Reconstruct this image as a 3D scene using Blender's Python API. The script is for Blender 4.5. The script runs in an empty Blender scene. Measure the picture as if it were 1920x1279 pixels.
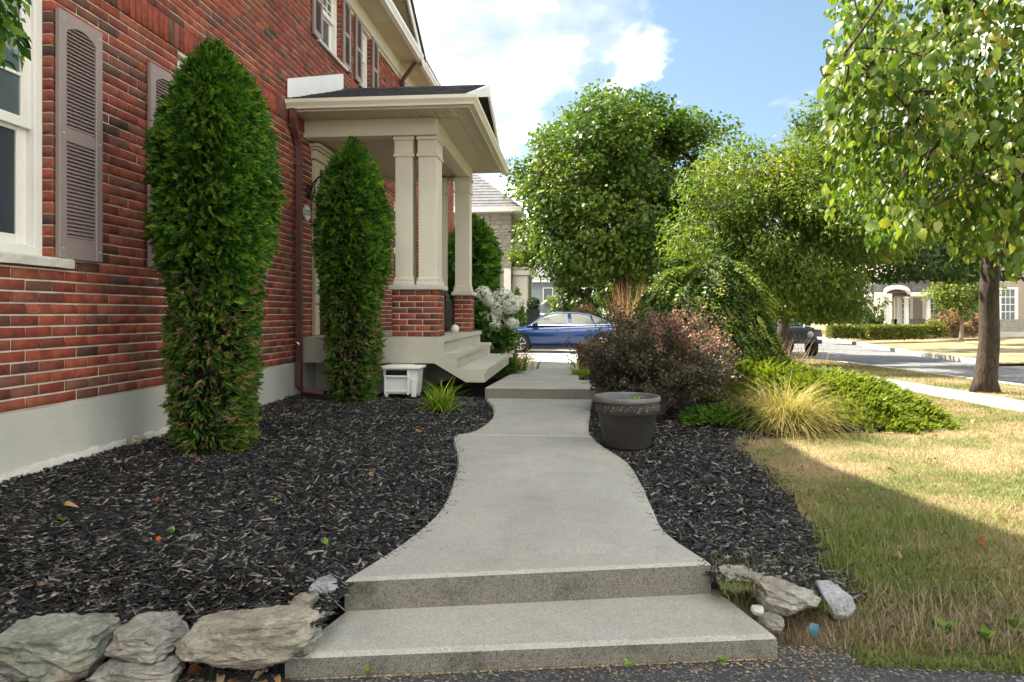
import bpy, math, random
import numpy as np
from mathutils import Matrix, Vector, noise as mnoise
rng = np.random.default_rng(11)
random.seed(11)
R = math.radians
scene = bpy.context.scene
COL = scene.collection

# ------------------------------------------------------------------ camera
YAW = math.atan(115 / 1280.0)
CAMZ = 0.9
cam_d = bpy.data.cameras.new('camera'); cam = bpy.data.objects.new('camera', cam_d); COL.objects.link(cam)
cam_d.sensor_width = 36; cam_d.lens = 24.0
cam_d.shift_y = -50.5 / 1920
cam_d.clip_start = 0.05; cam_d.clip_end = 3000
cam.location = (0, 0, CAMZ); cam.rotation_euler = (R(90), 0, YAW)
scene.camera = cam

# ------------------------------------------------------------------ sun, sky, exposure
SUN_K, SUN_M = 1.30, 0.60            # drop and drift of the sunlight per metre towards the street
sd = Vector((1, -SUN_M, -SUN_K)).normalized()
SUN_EL = math.asin(-sd.z); SUN_AZ = math.atan2(-sd.x, -sd.y)      # azimuth from +Y towards +X
sun_d = bpy.data.lights.new('sun', 'SUN'); sun = bpy.data.objects.new('sun', sun_d); COL.objects.link(sun)
sun_d.energy = 2.0; sun_d.angle = R(0.55); sun_d.color = (1.0, 0.91, 0.76)
sun.rotation_euler = sd.to_track_quat('-Z', 'Y').to_euler(); sun.location = (-30, 12, 45)

scene.view_settings.view_transform = 'Standard'; scene.view_settings.look = 'None'
scene.view_settings.gamma = 1.0; scene.view_settings.use_curve_mapping = False
scene.view_settings.exposure = 3.28

world = bpy.data.worlds.new('World'); scene.world = world; world.use_nodes = True
def build_world():
    nt = world.node_tree; N = nt.nodes; L = nt.links; N.clear()
    out = N.new('ShaderNodeOutputWorld'); bg = N.new('ShaderNodeBackground'); bg.inputs[1].default_value = 0.12
    sky = N.new('ShaderNodeTexSky'); sky.sky_type = 'NISHITA'; sky.sun_disc = False
    sky.sun_elevation = SUN_EL; sky.sun_rotation = SUN_AZ
    sky.air_density = 1.0; sky.dust_density = 0.1; sky.ozone_density = 2.0
    tc = N.new('ShaderNodeTexCoord')
    lift = N.new('ShaderNodeVectorMath'); lift.operation = 'ADD'; lift.inputs[1].default_value = (0, 0, .16); L.new(tc.outputs['Generated'], lift.inputs[0])
    nrm = N.new('ShaderNodeVectorMath'); nrm.operation = 'NORMALIZE'; L.new(lift.outputs[0], nrm.inputs[0]); L.new(nrm.outputs[0], sky.inputs['Vector'])
    sep = N.new('ShaderNodeSeparateXYZ'); L.new(tc.outputs['Generated'], sep.inputs[0])
    zp = N.new('ShaderNodeMath'); zp.operation = 'MAXIMUM'; L.new(sep.outputs[2], zp.inputs[0]); zp.inputs[1].default_value = 0.0
    za = N.new('ShaderNodeMath'); za.operation = 'ADD'; L.new(zp.outputs[0], za.inputs[0]); za.inputs[1].default_value = 0.16
    dx = N.new('ShaderNodeMath'); dx.operation = 'DIVIDE'; L.new(sep.outputs[0], dx.inputs[0]); L.new(za.outputs[0], dx.inputs[1])
    dy = N.new('ShaderNodeMath'); dy.operation = 'DIVIDE'; L.new(sep.outputs[1], dy.inputs[0]); L.new(za.outputs[0], dy.inputs[1])
    cb = N.new('ShaderNodeCombineXYZ'); L.new(dx.outputs[0], cb.inputs[0]); L.new(dy.outputs[0], cb.inputs[1])
    def cloud(off):
        mp = N.new('ShaderNodeMapping'); mp.inputs['Location'].default_value = off; L.new(cb.outputs[0], mp.inputs[0])
        n = N.new('ShaderNodeTexNoise'); n.inputs['Scale'].default_value = 0.62; n.inputs['Detail'].default_value = 9
        n.inputs['Roughness'].default_value = 0.53; n.inputs['Distortion'].default_value = 0.25
        L.new(mp.outputs[0], n.inputs['Vector'])
        return n
    OFF = (9.92, 1.05, 5.47)
    n1 = cloud(OFF)
    rp = N.new('ShaderNodeValToRGB'); rp.color_ramp.elements[0].position = 0.45; rp.color_ramp.elements[1].position = 0.565
    L.new(n1.outputs['Fac'], rp.inputs[0])
    n2 = cloud((OFF[0] + 0.05, OFF[1] + 0.10, OFF[2] + 0.04))
    sh = N.new('ShaderNodeMath'); sh.operation = 'SUBTRACT'; L.new(n1.outputs['Fac'], sh.inputs[0]); L.new(n2.outputs['Fac'], sh.inputs[1])
    r2 = N.new('ShaderNodeMapRange'); L.new(sh.outputs[0], r2.inputs[0])
    r2.inputs[1].default_value = -0.045; r2.inputs[2].default_value = 0.075
    cc = N.new('ShaderNodeValToRGB'); e = cc.color_ramp.elements
    e[0].position = 0.0; e[0].color = (.84, .88, .95, 1); e[1].position = 1.0; e[1].color = (25, 23.6, 20.6, 1)
    q = e.new(.36); q.color = (1.15, 1.17, 1.2, 1); q = e.new(.62); q.color = (3.2, 3.05, 2.75, 1)
    L.new(r2.outputs[0], cc.inputs[0])
    hz = N.new('ShaderNodeMath'); hz.operation = 'MULTIPLY'; L.new(rp.outputs[0], hz.inputs[0]); hz.inputs[1].default_value = 0.95
    mx = N.new('ShaderNodeMixRGB'); L.new(hz.outputs[0], mx.inputs[0]); sm = N.new('ShaderNodeMixRGB'); sm.blend_type = 'MULTIPLY'; sm.inputs[0].default_value = 1; sm.inputs[2].default_value = (.275, .253, .206, 1); L.new(sky.outputs[0], sm.inputs[1]); L.new(sm.outputs[0], mx.inputs[1]); L.new(cc.outputs[0], mx.inputs[2])
    L.new(mx.outputs[0], bg.inputs[0]); L.new(bg.outputs[0], out.inputs[0])
build_world()

# ------------------------------------------------------------------ materials
MATS = {}
def nodes(name):
    m = bpy.data.materials.new(name); m.use_nodes = True; MATS[name] = m
    nt = m.node_tree; nt.nodes.clear()
    out = nt.nodes.new('ShaderNodeOutputMaterial'); b = nt.nodes.new('ShaderNodeBsdfPrincipled')
    nt.links.new(b.outputs[0], out.inputs[0])
    return m, nt, b, out
def rgba(c): return (c[0], c[1], c[2], 1)
def ramp(nt, fac, stops, interp='LINEAR'):
    r = nt.nodes.new('ShaderNodeValToRGB'); cr = r.color_ramp; cr.interpolation = interp
    cr.elements[0].position = stops[0][0]; cr.elements[0].color = rgba(stops[0][1])
    cr.elements[1].position = stops[-1][0]; cr.elements[1].color = rgba(stops[-1][1])
    for p, c in stops[1:-1]:
        e = cr.elements.new(p); e.color = rgba(c)
    nt.links.new(fac, r.inputs[0]); return r.outputs[0]
def texco(nt, scale=None, world_pos=True):
    if world_pos:
        g = nt.nodes.new('ShaderNodeNewGeometry'); o = g.outputs['Position']
    else:
        g = nt.nodes.new('ShaderNodeTexCoord'); o = g.outputs['Object']
    if scale:
        mp = nt.nodes.new('ShaderNodeMapping'); mp.inputs['Scale'].default_value = scale; nt.links.new(o, mp.inputs[0]); o = mp.outputs[0]
    return o
def noisen(nt, vec, scale, detail=4, rough=0.55, dist=0.0):
    n = nt.nodes.new('ShaderNodeTexNoise'); n.inputs['Scale'].default_value = scale; n.inputs['Detail'].default_value = detail
    n.inputs['Roughness'].default_value = rough; n.inputs['Distortion'].default_value = dist
    nt.links.new(vec, n.inputs['Vector']); return n.outputs['Fac']
def mixc(nt, fac, a, b, mode='MIX'):
    m = nt.nodes.new('ShaderNodeMixRGB'); m.blend_type = mode
    for s, v in ((0, fac), (1, a), (2, b)):
        if isinstance(v, (int, float)): m.inputs[s].default_value = v if s == 0 else (v, v, v, 1)
        elif isinstance(v, tuple): m.inputs[s].default_value = rgba(v)
        else: nt.links.new(v, m.inputs[s])
    return m.outputs[0]
def bump(nt, b, h, strength, dist=0.01):
    n = nt.nodes.new('ShaderNodeBump'); n.inputs['Strength'].default_value = strength; n.inputs['Distance'].default_value = dist
    nt.links.new(h, n.inputs['Height']); nt.links.new(n.outputs[0], b.inputs['Normal'])
def rnd(nt):
    g = nt.nodes.new('ShaderNodeNewGeometry'); o = nt.nodes.new('ShaderNodeObjectInfo')
    a = nt.nodes.new('ShaderNodeMath'); a.operation = 'ADD'; nt.links.new(g.outputs['Random Per Island'], a.inputs[0]); nt.links.new(o.outputs['Random'], a.inputs[1])
    f = nt.nodes.new('ShaderNodeMath'); f.operation = 'FRACT'; nt.links.new(a.outputs[0], f.inputs[0]); return f.outputs[0]

def plain(name, c, rough=0.6, var=0.12, scale=3.0, fine=60.0, bmp=0.1, metal=0.0, spec=0.4, coat=0.0, bd=0.004):
    """a surface of one colour with broad blotches, fine grain and fine relief"""
    m, nt, b, out = nodes(name); v = texco(nt)
    n1 = noisen(nt, v, scale, 5); n2 = noisen(nt, v, fine, 3)
    lo = tuple(x * (1 - var) for x in c); hi = tuple(min(1, x * (1 + var)) for x in c)
    a = ramp(nt, n1, [(0.3, lo), (0.7, hi)])
    g = ramp(nt, n2, [(0.3, (1 - var * .6,) * 3), (0.7, (1 + 0,) * 3)])
    nt.links.new(mixc(nt, 1.0, a, g, 'MULTIPLY'), b.inputs['Base Color'])
    b.inputs['Roughness'].default_value = rough; b.inputs['Metallic'].default_value = metal
    b.inputs['Specular IOR Level'].default_value = spec; b.inputs['Coat Weight'].default_value = coat
    if bmp: bump(nt, b, n2, bmp, bd)
    return m

def leafm(name, stops, trans=0.35, rough=0.45, spec=0.35, tint=(1.25, 1.3, 0.55), patch=0.0, pscale=1.2):
    """leaves: each leaf its own colour from the ramp, light passes through the blade"""
    m, nt, b, out = nodes(name)
    r = rnd(nt)
    if patch:
        n = noisen(nt, texco(nt), pscale, 2)
        mm = nt.nodes.new('ShaderNodeMapRange'); nt.links.new(n, mm.inputs[0]); mm.inputs[1].default_value = .3; mm.inputs[2].default_value = .7
        r = mixc(nt, patch, r, mm.outputs[0])
    c = ramp(nt, r, stops)
    nt.links.new(c, b.inputs['Base Color']); b.inputs['Roughness'].default_value = rough; b.inputs['Specular IOR Level'].default_value = spec
    t = nt.nodes.new('ShaderNodeBsdfTranslucent'); nt.links.new(mixc(nt, 1.0, c, tint, 'MULTIPLY'), t.inputs[0])
    mx = nt.nodes.new('ShaderNodeMixShader'); mx.inputs[0].default_value = trans
    nt.links.new(b.outputs[0], mx.inputs[1]); nt.links.new(t.outputs[0], mx.inputs[2]); nt.links.new(mx.outputs[0], out.inputs[0])
    return m

def brick_mat(name, dust=0.0):
    m, nt, b, out = nodes(name); v = texco(nt)
    c = ramp(nt, rnd(nt), [(0, (.25, .058, .034)), (.16, (.31, .078, .043)), (.36, (.21, .050, .033)), (.52, (.165, .050, .036)),
                           (.68, (.34, .098, .054)), (.83, (.19, .082, .056)), (.95, (.09, .053, .042)), (1, (.28, .066, .038))])
    n = noisen(nt, v, 14, 5, .65); n2 = noisen(nt, v, 110, 3)
    c = mixc(nt, 1.0, c, ramp(nt, n, [(.3, (.55, .55, .58)), (.62, (1.12, 1.05, 1.0))]), 'MULTIPLY')
    sp = texco(nt, (1.5, 4, 4))
    stain = ramp(nt, noisen(nt, sp, 7, 4, .6), [(.54, (0, 0, 0)), (.70, (1, 1, 1))])
    c = mixc(nt, mixc(nt, 1.0, stain, .38, 'MULTIPLY'), c, (.10, .075, .062))
    if dust:
        c = mixc(nt, dust, c, (.42, .24, .19))
    nt.links.new(c, b.inputs['Base Color']); b.inputs['Roughness'].default_value = .8; b.inputs['Specular IOR Level'].default_value = .25
    bump(nt, b, n2, .35, .004)
    return m
brick_mat('brick')
plain('mortar', (.70, .64, .53), .95, .2, 5, 120, .4)
def concrete(name, c, stain=0.25, speck=0.5, dark=(.16, .15, .12)):
    m, nt, b, out = nodes(name); v = texco(nt)
    a = ramp(nt, noisen(nt, v, 1.6, 6, .6), [(.3, tuple(x * .88 for x in c)), (.7, tuple(x * 1.08 for x in c))])
    s = ramp(nt, noisen(nt, v, 4.5, 8, .7), [(.50, (0, 0, 0)), (.72, (1, 1, 1))])
    a = mixc(nt, mixc(nt, 1.0, s, stain, 'MULTIPLY'), a, dark)
    f = noisen(nt, v, 240, 2); f2 = noisen(nt, v, 70, 3)
    a = mixc(nt, 1.0, a, ramp(nt, f, [(.33, (1 - speck * .55,) * 3), (.5, (1, 1, 1)), (.7, (1 + speck * .3,) * 3)]), 'MULTIPLY')
    a = mixc(nt, 1.0, a, ramp(nt, f2, [(.3, (1 - speck * .2,) * 3), (.6, (1, 1, 1))]), 'MULTIPLY')
    nt.links.new(a, b.inputs['Base Color']); b.inputs['Roughness'].default_value = .9; b.inputs['Specular IOR Level'].default_value = .25
    bump(nt, b, f, .35, .004)
    return m
concrete('path_concrete', (.385, .375, .33), .34, .6, (.20, .19, .15))
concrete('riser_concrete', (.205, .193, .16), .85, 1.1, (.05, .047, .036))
concrete('parging', (.52, .51, .45), .12, .15)
concrete('porch_concrete', (.50, .48, .40), .18, .35, (.28, .24, .16))
concrete('sidewalk_concrete', (.27, .265, .25), .2, .5)
concrete('curb_concrete', (.48, .46, .42), .25, .5)
concrete('sill_stone', (.60, .58, .52), .2, .6)
plain('cream_paint', (.66, .62, .50), .45, .05, 2, 90, .03)
plain('soffit_paint', (.55, .49, .36), .55, .08, 3, 60, .05)
plain('white_paint', (.78, .76, .70), .4, .05, 3, 90, .03)
plain('white_metal', (.80, .79, .76), .35, .06, 5, 80, .05)
plain('shutter_plastic', (.285, .228, .208), .5, .06, 4, 120, .06)
plain('screw_grey', (.4, .38, .38), .3, .05)
plain('bronze_metal', (.13, .055, .05), .4, .12, 4, 60, .05)
plain('black_iron', (.012, .012, .013), .45, .2)
plain('black_plastic', (.02, .02, .022), .4, .2)
plain('frosted_glass', (.6, .58, .5), .3, .05)
plain('plaque_white', (.78, .78, .76), .35, .05)
plain('ink', (.03, .03, .035), .5, .1)
plain('bin_plastic', (.74, .73, .69), .45, .07, 3, 50, .03)
plain('dark_void', (.006, .006, .006), .9, .1)
plain('grille_dark', (.01, .01, .011), .5, .1)
plain('brass', (.5, .4, .2), .3, .1, metal=1)
def glass_mat(name, c, rough=.03, spec=.7):
    m, nt, b, out = nodes(name)
    n = noisen(nt, texco(nt), 1.7, 2)
    nt.links.new(ramp(nt, n, [(.3, tuple(x * .8 for x in c)), (.7, tuple(x * 1.2 for x in c))]), b.inputs['Base Color'])
    b.inputs['Roughness'].default_value = rough; b.inputs['Specular IOR Level'].default_value = spec
    bump(nt, b, noisen(nt, texco(nt), 2.2, 1), .03, .05)
    return m
glass_mat('window_glass', (.10, .13, .14)); glass_mat('screen_glass', (.045, .055, .065), .25, .4)
glass_mat('car_glass', (.055, .075, .05), .05, .8); glass_mat('windshield_glass', (.10, .12, .12), .04, .9)
def paint(name, c, rough=.18):
    m, nt, b, out = nodes(name)
    b.inputs['Base Color'].default_value = rgba(c); b.inputs['Roughness'].default_value = rough; b.inputs['Metallic'].default_value = .35
    b.inputs['Coat Weight'].default_value = 1; b.inputs['Coat Roughness'].default_value = .03
    n = noisen(nt, texco(nt), 300, 1); nt.links.new(ramp(nt, n, [(.3, tuple(x * .9 for x in c)), (.7, tuple(x * 1.1 for x in c))]), b.inputs['Base Color'])
    return m
paint('blue_paint', (.008, .042, .16)); paint('black_paint', (.010, .010, .011)); paint('silver_paint', (.45, .46, .48))
plain('tyre_rubber', (.018, .018, .019), .85, .2, 20, 200, .2); plain('rim_alloy', (.45, .46, .48), .3, .1, metal=.8); plain('chrome', (.7, .7, .72), .12, .03, metal=1, bmp=0)
plain('lamp_lens', (.30, .31, .33), .1, .1); plain('red_lens', (.3, .01, .01), .2, .1)
plain('seed_soil', (.05, .033, .022), .95, .35, 20, 90, .7)
plain('pot_resin', (.045, .041, .036), .55, .30, 7, 120, .25); plain('pot_relief', (.085, .075, .062), .6, .4, 25, 120, .3)
plain('pot_rim', (.13, .13, .125), .5, .25, 9, 120, .15)
plain('terracotta', (.20, .085, .045), .7, .25, 8, 90, .2)
def asphalt(name, c, chips=.35):
    m, nt, b, out = nodes(name); v = texco(nt)
    a = ramp(nt, noisen(nt, v, 1.2, 5), [(.3, tuple(x * .8 for x in c)), (.7, tuple(x * 1.25 for x in c))])
    vo = nt.nodes.new('ShaderNodeTexVoronoi'); vo.inputs['Scale'].default_value = 130; nt.links.new(v, vo.inputs['Vector'])
    sp = nt.nodes.new('ShaderNodeSeparateXYZ'); nt.links.new(vo.outputs['Color'], sp.inputs[0])
    a = mixc(nt, 1.0, a, ramp(nt, sp.outputs[0], [(0, (.5, .5, .52)), (.75, (1, 1, 1.02)), (.93, (2.2, 2.2, 2.2)), (1, (4, 4, 3.9))]), 'MULTIPLY')
    nt.links.new(a, b.inputs['Base Color']); b.inputs['Roughness'].default_value = .85
    bump(nt, b, vo.outputs['Distance'], .7, .006)
    return m
asphalt('driveway_asphalt', (.055, .054, .054)); asphalt('road_asphalt', (.135, .135, .138))
def mulch(name):
    m, nt, b, out = nodes(name); v = texco(nt, (1, 1.6, 1))
    n = noisen(nt, v, 60, 5, .7, .6); n1 = noisen(nt, v, 2.2, 3)
    a = ramp(nt, n, [(.35, (.006, .006, .0065)), (.6, (.018, .018, .019)), (.75, (.05, .05, .05))])
    nt.links.new(mixc(nt, 1.0, a, ramp(nt, n1, [(.3, (.8, .78, .75)), (.7, (1.2, 1.2, 1.2))]), 'MULTIPLY'), b.inputs['Base Color'])
    b.inputs['Roughness'].default_value = .9; b.inputs['Specular IOR Level'].default_value = .2
    bump(nt, b, n, 1.0, .02); return m
mulch('mulch')
m, nt, b, out = nodes('mulch_chip')
c = ramp(nt, rnd(nt), [(0, (.006, .0058, .0056)), (.50, (.012, .0115, .0112)), (.72, (.030, .0285, .027)), (.86, (.095, .09, .082)), (.95, (.22, .21, .19)), (.985, (.30, .27, .22)), (1, (.16, .08, .035))])  # grey-white stops paint glints onto some chips; tan and brown are bark colour
nt.links.new(c, b.inputs['Base Color']); b.inputs['Roughness'].default_value = .62; b.inputs['Specular IOR Level'].default_value = .35
def soil_lawn(name):
    m, nt, b, out = nodes(name); v = texco(nt)
    n = noisen(nt, v, 1.1, 5, .6); f = noisen(nt, v, 55, 4, .7)
    dry = ramp(nt, f, [(.3, (.17, .12, .06)), (.55, (.32, .24, .13)), (.75, (.44, .35, .20))])
    grn = ramp(nt, f, [(.3, (.035, .05, .014)), (.7, (.10, .13, .035))])
    nt.links.new(mixc(nt, ramp(nt, n, [(.45, (0, 0, 0)), (.62, (.8, .8, .8))]), dry, grn), b.inputs['Base Color'])
    b.inputs['Roughness'].default_value = .95; bump(nt, b, f, .8, .02); return m
soil_lawn('lawn_ground')
def blade(name, greener=0.0):
    m, nt, b, out = nodes(name); v = texco(nt)
    n = noisen(nt, v, 1.1, 5, .6); n3 = noisen(nt, v, 4.5, 3)
    r = rnd(nt)
    dry = ramp(nt, r, [(0, (.25, .18, .09)), (.5, (.42, .32, .17)), (1, (.54, .44, .26))])
    grn = ramp(nt, r, [(0, (.07, .11, .016)), (.5, (.14, .19, .026)), (1, (.23, .27, .05))])
    k = nt.nodes.new('ShaderNodeMath'); k.operation = 'ADD'; nt.links.new(n, k.inputs[0])
    k2 = nt.nodes.new('ShaderNodeMath'); k2.operation = 'MULTIPLY'; nt.links.new(r, k2.inputs[0]); k2.inputs[1].default_value = .26
    nt.links.new(k2.outputs[0], k.inputs[1])
    k3 = nt.nodes.new('ShaderNodeMath'); k3.operation = 'MULTIPLY_ADD'; nt.links.new(n3, k3.inputs[0]); k3.inputs[1].default_value = .22; nt.links.new(k.outputs[0], k3.inputs[2])
    # greener close to the driveway, drier further up the lawn
    sx = nt.nodes.new('ShaderNodeSeparateXYZ'); nt.links.new(v, sx.inputs[0])
    mr = nt.nodes.new('ShaderNodeMapRange'); nt.links.new(sx.outputs[1], mr.inputs[0]); mr.inputs[1].default_value = 2.6; mr.inputs[2].default_value = 4.6
    mr.inputs[3].default_value = .10 + greener; mr.inputs[4].default_value = -.03 + greener
    k4 = nt.nodes.new('ShaderNodeMath'); k4.operation = 'ADD'; nt.links.new(k3.outputs[0], k4.inputs[0]); nt.links.new(mr.outputs[0], k4.inputs[1])
    c = mixc(nt, ramp(nt, k4.outputs[0], [(.63, (0, 0, 0)), (.79, (1, 1, 1))]), dry, grn)
    nt.links.new(c, b.inputs['Base Color']); b.inputs['Roughness'].default_value = .6
    t = nt.nodes.new('ShaderNodeBsdfTranslucent'); nt.links.new(c, t.inputs[0])
    mx = nt.nodes.new('ShaderNodeMixShader'); mx.inputs[0].default_value = .3
    nt.links.new(b.outputs[0], mx.inputs[1]); nt.links.new(t.outputs[0], mx.inputs[2]); nt.links.new(mx.outputs[0], out.inputs[0]); return m
blade('grass_blade')
def rockm(name, a, bb, cc, rust=0.5):
    m, nt, b, out = nodes(name); v = texco(nt, (1, 1, 2.4))
    n = noisen(nt, v, 7, 8, .65, .6); f = noisen(nt, v, 60, 6, .7); rr = noisen(nt, texco(nt), 5.5, 4, .6)
    c = ramp(nt, n, [(.3, a), (.5, bb), (.68, cc)])
    c = mixc(nt, 1.0, c, ramp(nt, f, [(.3, (.55, .55, .55)), (.55, (1, 1, 1)), (.75, (1.25, 1.25, 1.22))]), 'MULTIPLY')
    c = mixc(nt, mixc(nt, 1.0, ramp(nt, rr, [(.58, (0, 0, 0)), (.68, (1, 1, 1))]), rust, 'MULTIPLY'), c, (.25, .16, .07))
    nt.links.new(c, b.inputs['Base Color']); b.inputs['Roughness'].default_value = .85
    bump(nt, b, mixc(nt, .5, n, f), .8, .025); return m
rockm('green_rock', (.13, .14, .11), (.27, .28, .22), (.40, .40, .33)); rockm('grey_rock', (.15, .14, .115), (.29, .275, .235), (.44, .42, .36), .25)
rockm('tan_rock', (.17, .15, .11), (.33, .30, .23), (.46, .43, .35), .6); rockm('slate_rock', (.21, .22, .23), (.33, .345, .36), (.42, .43, .45), .08)
rockm('house_stone', (.19, .17, .14), (.31, .29, .25), (.42, .39, .34), .15)
plain('teal_plastic', (.04, .11, .13), .35, .25, 20, 90, .2)
def bark(name, a, bb):
    m, nt, b, out = nodes(name); v = texco(nt, (1, 1, .22)); n = noisen(nt, v, 38, 6, .7, .4)
    c = ramp(nt, n, [(.35, a), (.65, bb)]); nt.links.new(c, b.inputs['Base Color']); b.inputs['Roughness'].default_value = .95
    bump(nt, b, n, 1.0, .03); return m
bark('bark_brown', (.018, .013, .010), (.095, .07, .05)); bark('bark_grey', (.10, .085, .07), (.26, .22, .18)); bark('twig_brown', (.10, .075, .055), (.30, .235, .175))
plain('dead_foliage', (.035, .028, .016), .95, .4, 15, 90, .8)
plain('asphalt_shingle', (.045, .046, .052), .9, .35, 9, 160, .6); plain('grey_shingle', (.15, .15, .16), .9, .3, 4, 90, .5)
plain('beige_siding', (.36, .31, .25), .6, .08, 2, 50, .05); plain('grey_siding', (.17, .20, .22), .6, .1, 2, 50, .05); plain('blue_siding', (.20, .26, .29), .6, .1, 2, 50, .05)
leafm('maple_leaf', [(0, (.03, .07, .011)), (.45, (.065, .125, .016)), (.8, (.13, .185, .024)), (1, (.23, .235, .04))], .38, .42, .35, patch=.45, pscale=.55)
leafm('lime_leaf', [(0, (.040, .09, .012)), (.45, (.09, .155, .02)), (.8, (.19, .235, .035)), (1, (.36, .30, .06))], .42, .5, .3, patch=.45, pscale=.6)
leafm('dark_leaf', [(0, (.018, .045, .010)), (.6, (.04, .08, .014)), (1, (.10, .14, .02))], .30, .45, .3, patch=.3)
leafm('street_leaf', [(0, (.045, .095, .012)), (.40, (.085, .150, .018)), (.72, (.155, .225, .030)), (.90, (.30, .31, .05)), (1, (.46, .32, .07))], .45, .38, .45, patch=.25, pscale=.9)
leafm('cedar_spray', [(0, (.012, .055, .010)), (.32, (.045, .14, .016)), (.66, (.12, .25, .026)), (1, (.25, .36, .05))], .32, .55, .25, (1.1, 1.25, .5))
leafm('cedar_thin', [(0, (.025, .08, .012)), (.34, (.07, .17, .020)), (.62, (.15, .26, .035)), (.80, (.24, .31, .06)), (.90, (.27, .15, .065)), (1, (.38, .29, .17))], .25, .6, .25, (1.1, 1.2, .5))
leafm('spruce_needle', [(0, (.03, .07, .014)), (.40, (.095, .165, .026)), (.75, (.20, .27, .04)), (1, (.32, .35, .07))], .25, .5, .3)
leafm('juniper_spray', [(0, (.08, .13, .016)), (.45, (.17, .235, .024)), (1, (.32, .36, .05))], .35, .55, .3)
leafm('barberry_leaf', [(0, (.035, .024, .024)), (.30, (.085, .055, .052)), (.52, (.065, .080, .034)), (.74, (.13, .105, .075)), (.9, (.12, .15, .036)), (1, (.24, .16, .12))], .32, .45, .4, (1.3, 1.0, .8), patch=.25, pscale=2)
leafm('barberry_tip', [(0, (.20, .10, .08)), (.5, (.32, .16, .14)), (1, (.40, .26, .14))], .4, .5, .3, (1.2, 1.0, .8))
leafm('lily_blade', [(0, (.10, .21, .016)), (.5, (.21, .33, .025)), (1, (.38, .44, .045))], .4, .4, .4)
leafm('golden_blade', [(0, (.17, .16, .035)), (.5, (.31, .26, .08)), (1, (.46, .37, .16))], .35, .55, .3)
leafm('feather_straw', [(0, (.36, .20, .09)), (.5, (.50, .31, .15)), (1, (.62, .43, .25))], .3, .6, .2, (1.1, 1, .8))
leafm('hosta_leaf', [(0, (.035, .10, .012)), (.6, (.07, .16, .02)), (1, (.16, .24, .04))], .35, .4, .4)
leafm('hedge_leaf', [(0, (.08, .11, .016)), (.6, (.15, .18, .025)), (1, (.24, .25, .05))], .3, .5, .3)
leafm('pink_leaf', [(0, (.12, .12, .04)), (.5, (.26, .17, .10)), (1, (.40, .24, .16))], .3, .5, .3)
leafm('petal', [(0, (.66, .68, .56)), (.6, (.80, .80, .72)), (1, (.86, .84, .80))], .35, .6, .2, (1, 1, .95))
leafm('dry_leaf', [(0, (.13, .055, .02)), (.3, (.25, .11, .04)), (.6, (.34, .19, .09)), (.85, (.40, .30, .17)), (1, (.45, .10, .02))], .2, .7, .2, (1, 1, 1))
leafm('seedling_leaf', [(0, (.10, .22, .02)), (1, (.22, .33, .05))], .35, .45, .3)
leafm('dead_straw', [(0, (.20, .15, .09)), (.5, (.33, .26, .16)), (1, (.45, .38, .26))], .2, .8, .1, (1, 1, 1))
M = MATS
# ------------------------------------------------------------------ helpers: objects
def tag(o, label=None, cat=None, group=None, kind=None):
    if label: o['label'] = label
    if cat: o['category'] = cat
    if group: o['group'] = group
    if kind: o['kind'] = kind
    return o
def thing(name, label, cat, loc=(0, 0, 0), group=None):
    o = bpy.data.objects.new(name, None); COL.objects.link(o); o.location = loc; o.empty_display_size = .2
    return tag(o, label, cat, group)
def link(name, me, mat=None, parent=None):
    o = bpy.data.objects.new(name, me); COL.objects.link(o)
    if mat is not None:
        mm = M[mat] if isinstance(mat, str) else mat
        if not me.materials: me.materials.append(mm)
    if parent is not None: adopt(o, parent)
    return o
def worldloc(o):
    v = Vector(o.location)
    # parents are unrotated when they are first built, so world place = own place
    return v
def adopt(o, parent):
    o.parent = parent
    if parent.type == 'EMPTY': o.matrix_parent_inverse = Matrix.Translation(-Vector(parent.location))
    return o
def fast(name, V, F, smooth=False):
    V = np.ascontiguousarray(V, dtype=np.float32); F = np.ascontiguousarray(F, dtype=np.int32)
    me = bpy.data.meshes.new(name); k = F.shape[1]; m = F.shape[0]
    me.vertices.add(len(V)); me.vertices.foreach_set('co', V.ravel())
    me.loops.add(m * k); me.loops.foreach_set('vertex_index', F.ravel())
    me.polygons.add(m); me.polygons.foreach_set('loop_start', np.arange(0, m * k, k, dtype=np.int32))
    if smooth: me.polygons.foreach_set('use_smooth', np.ones(m, dtype=bool))
    me.update(calc_edges=True); return me
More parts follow.
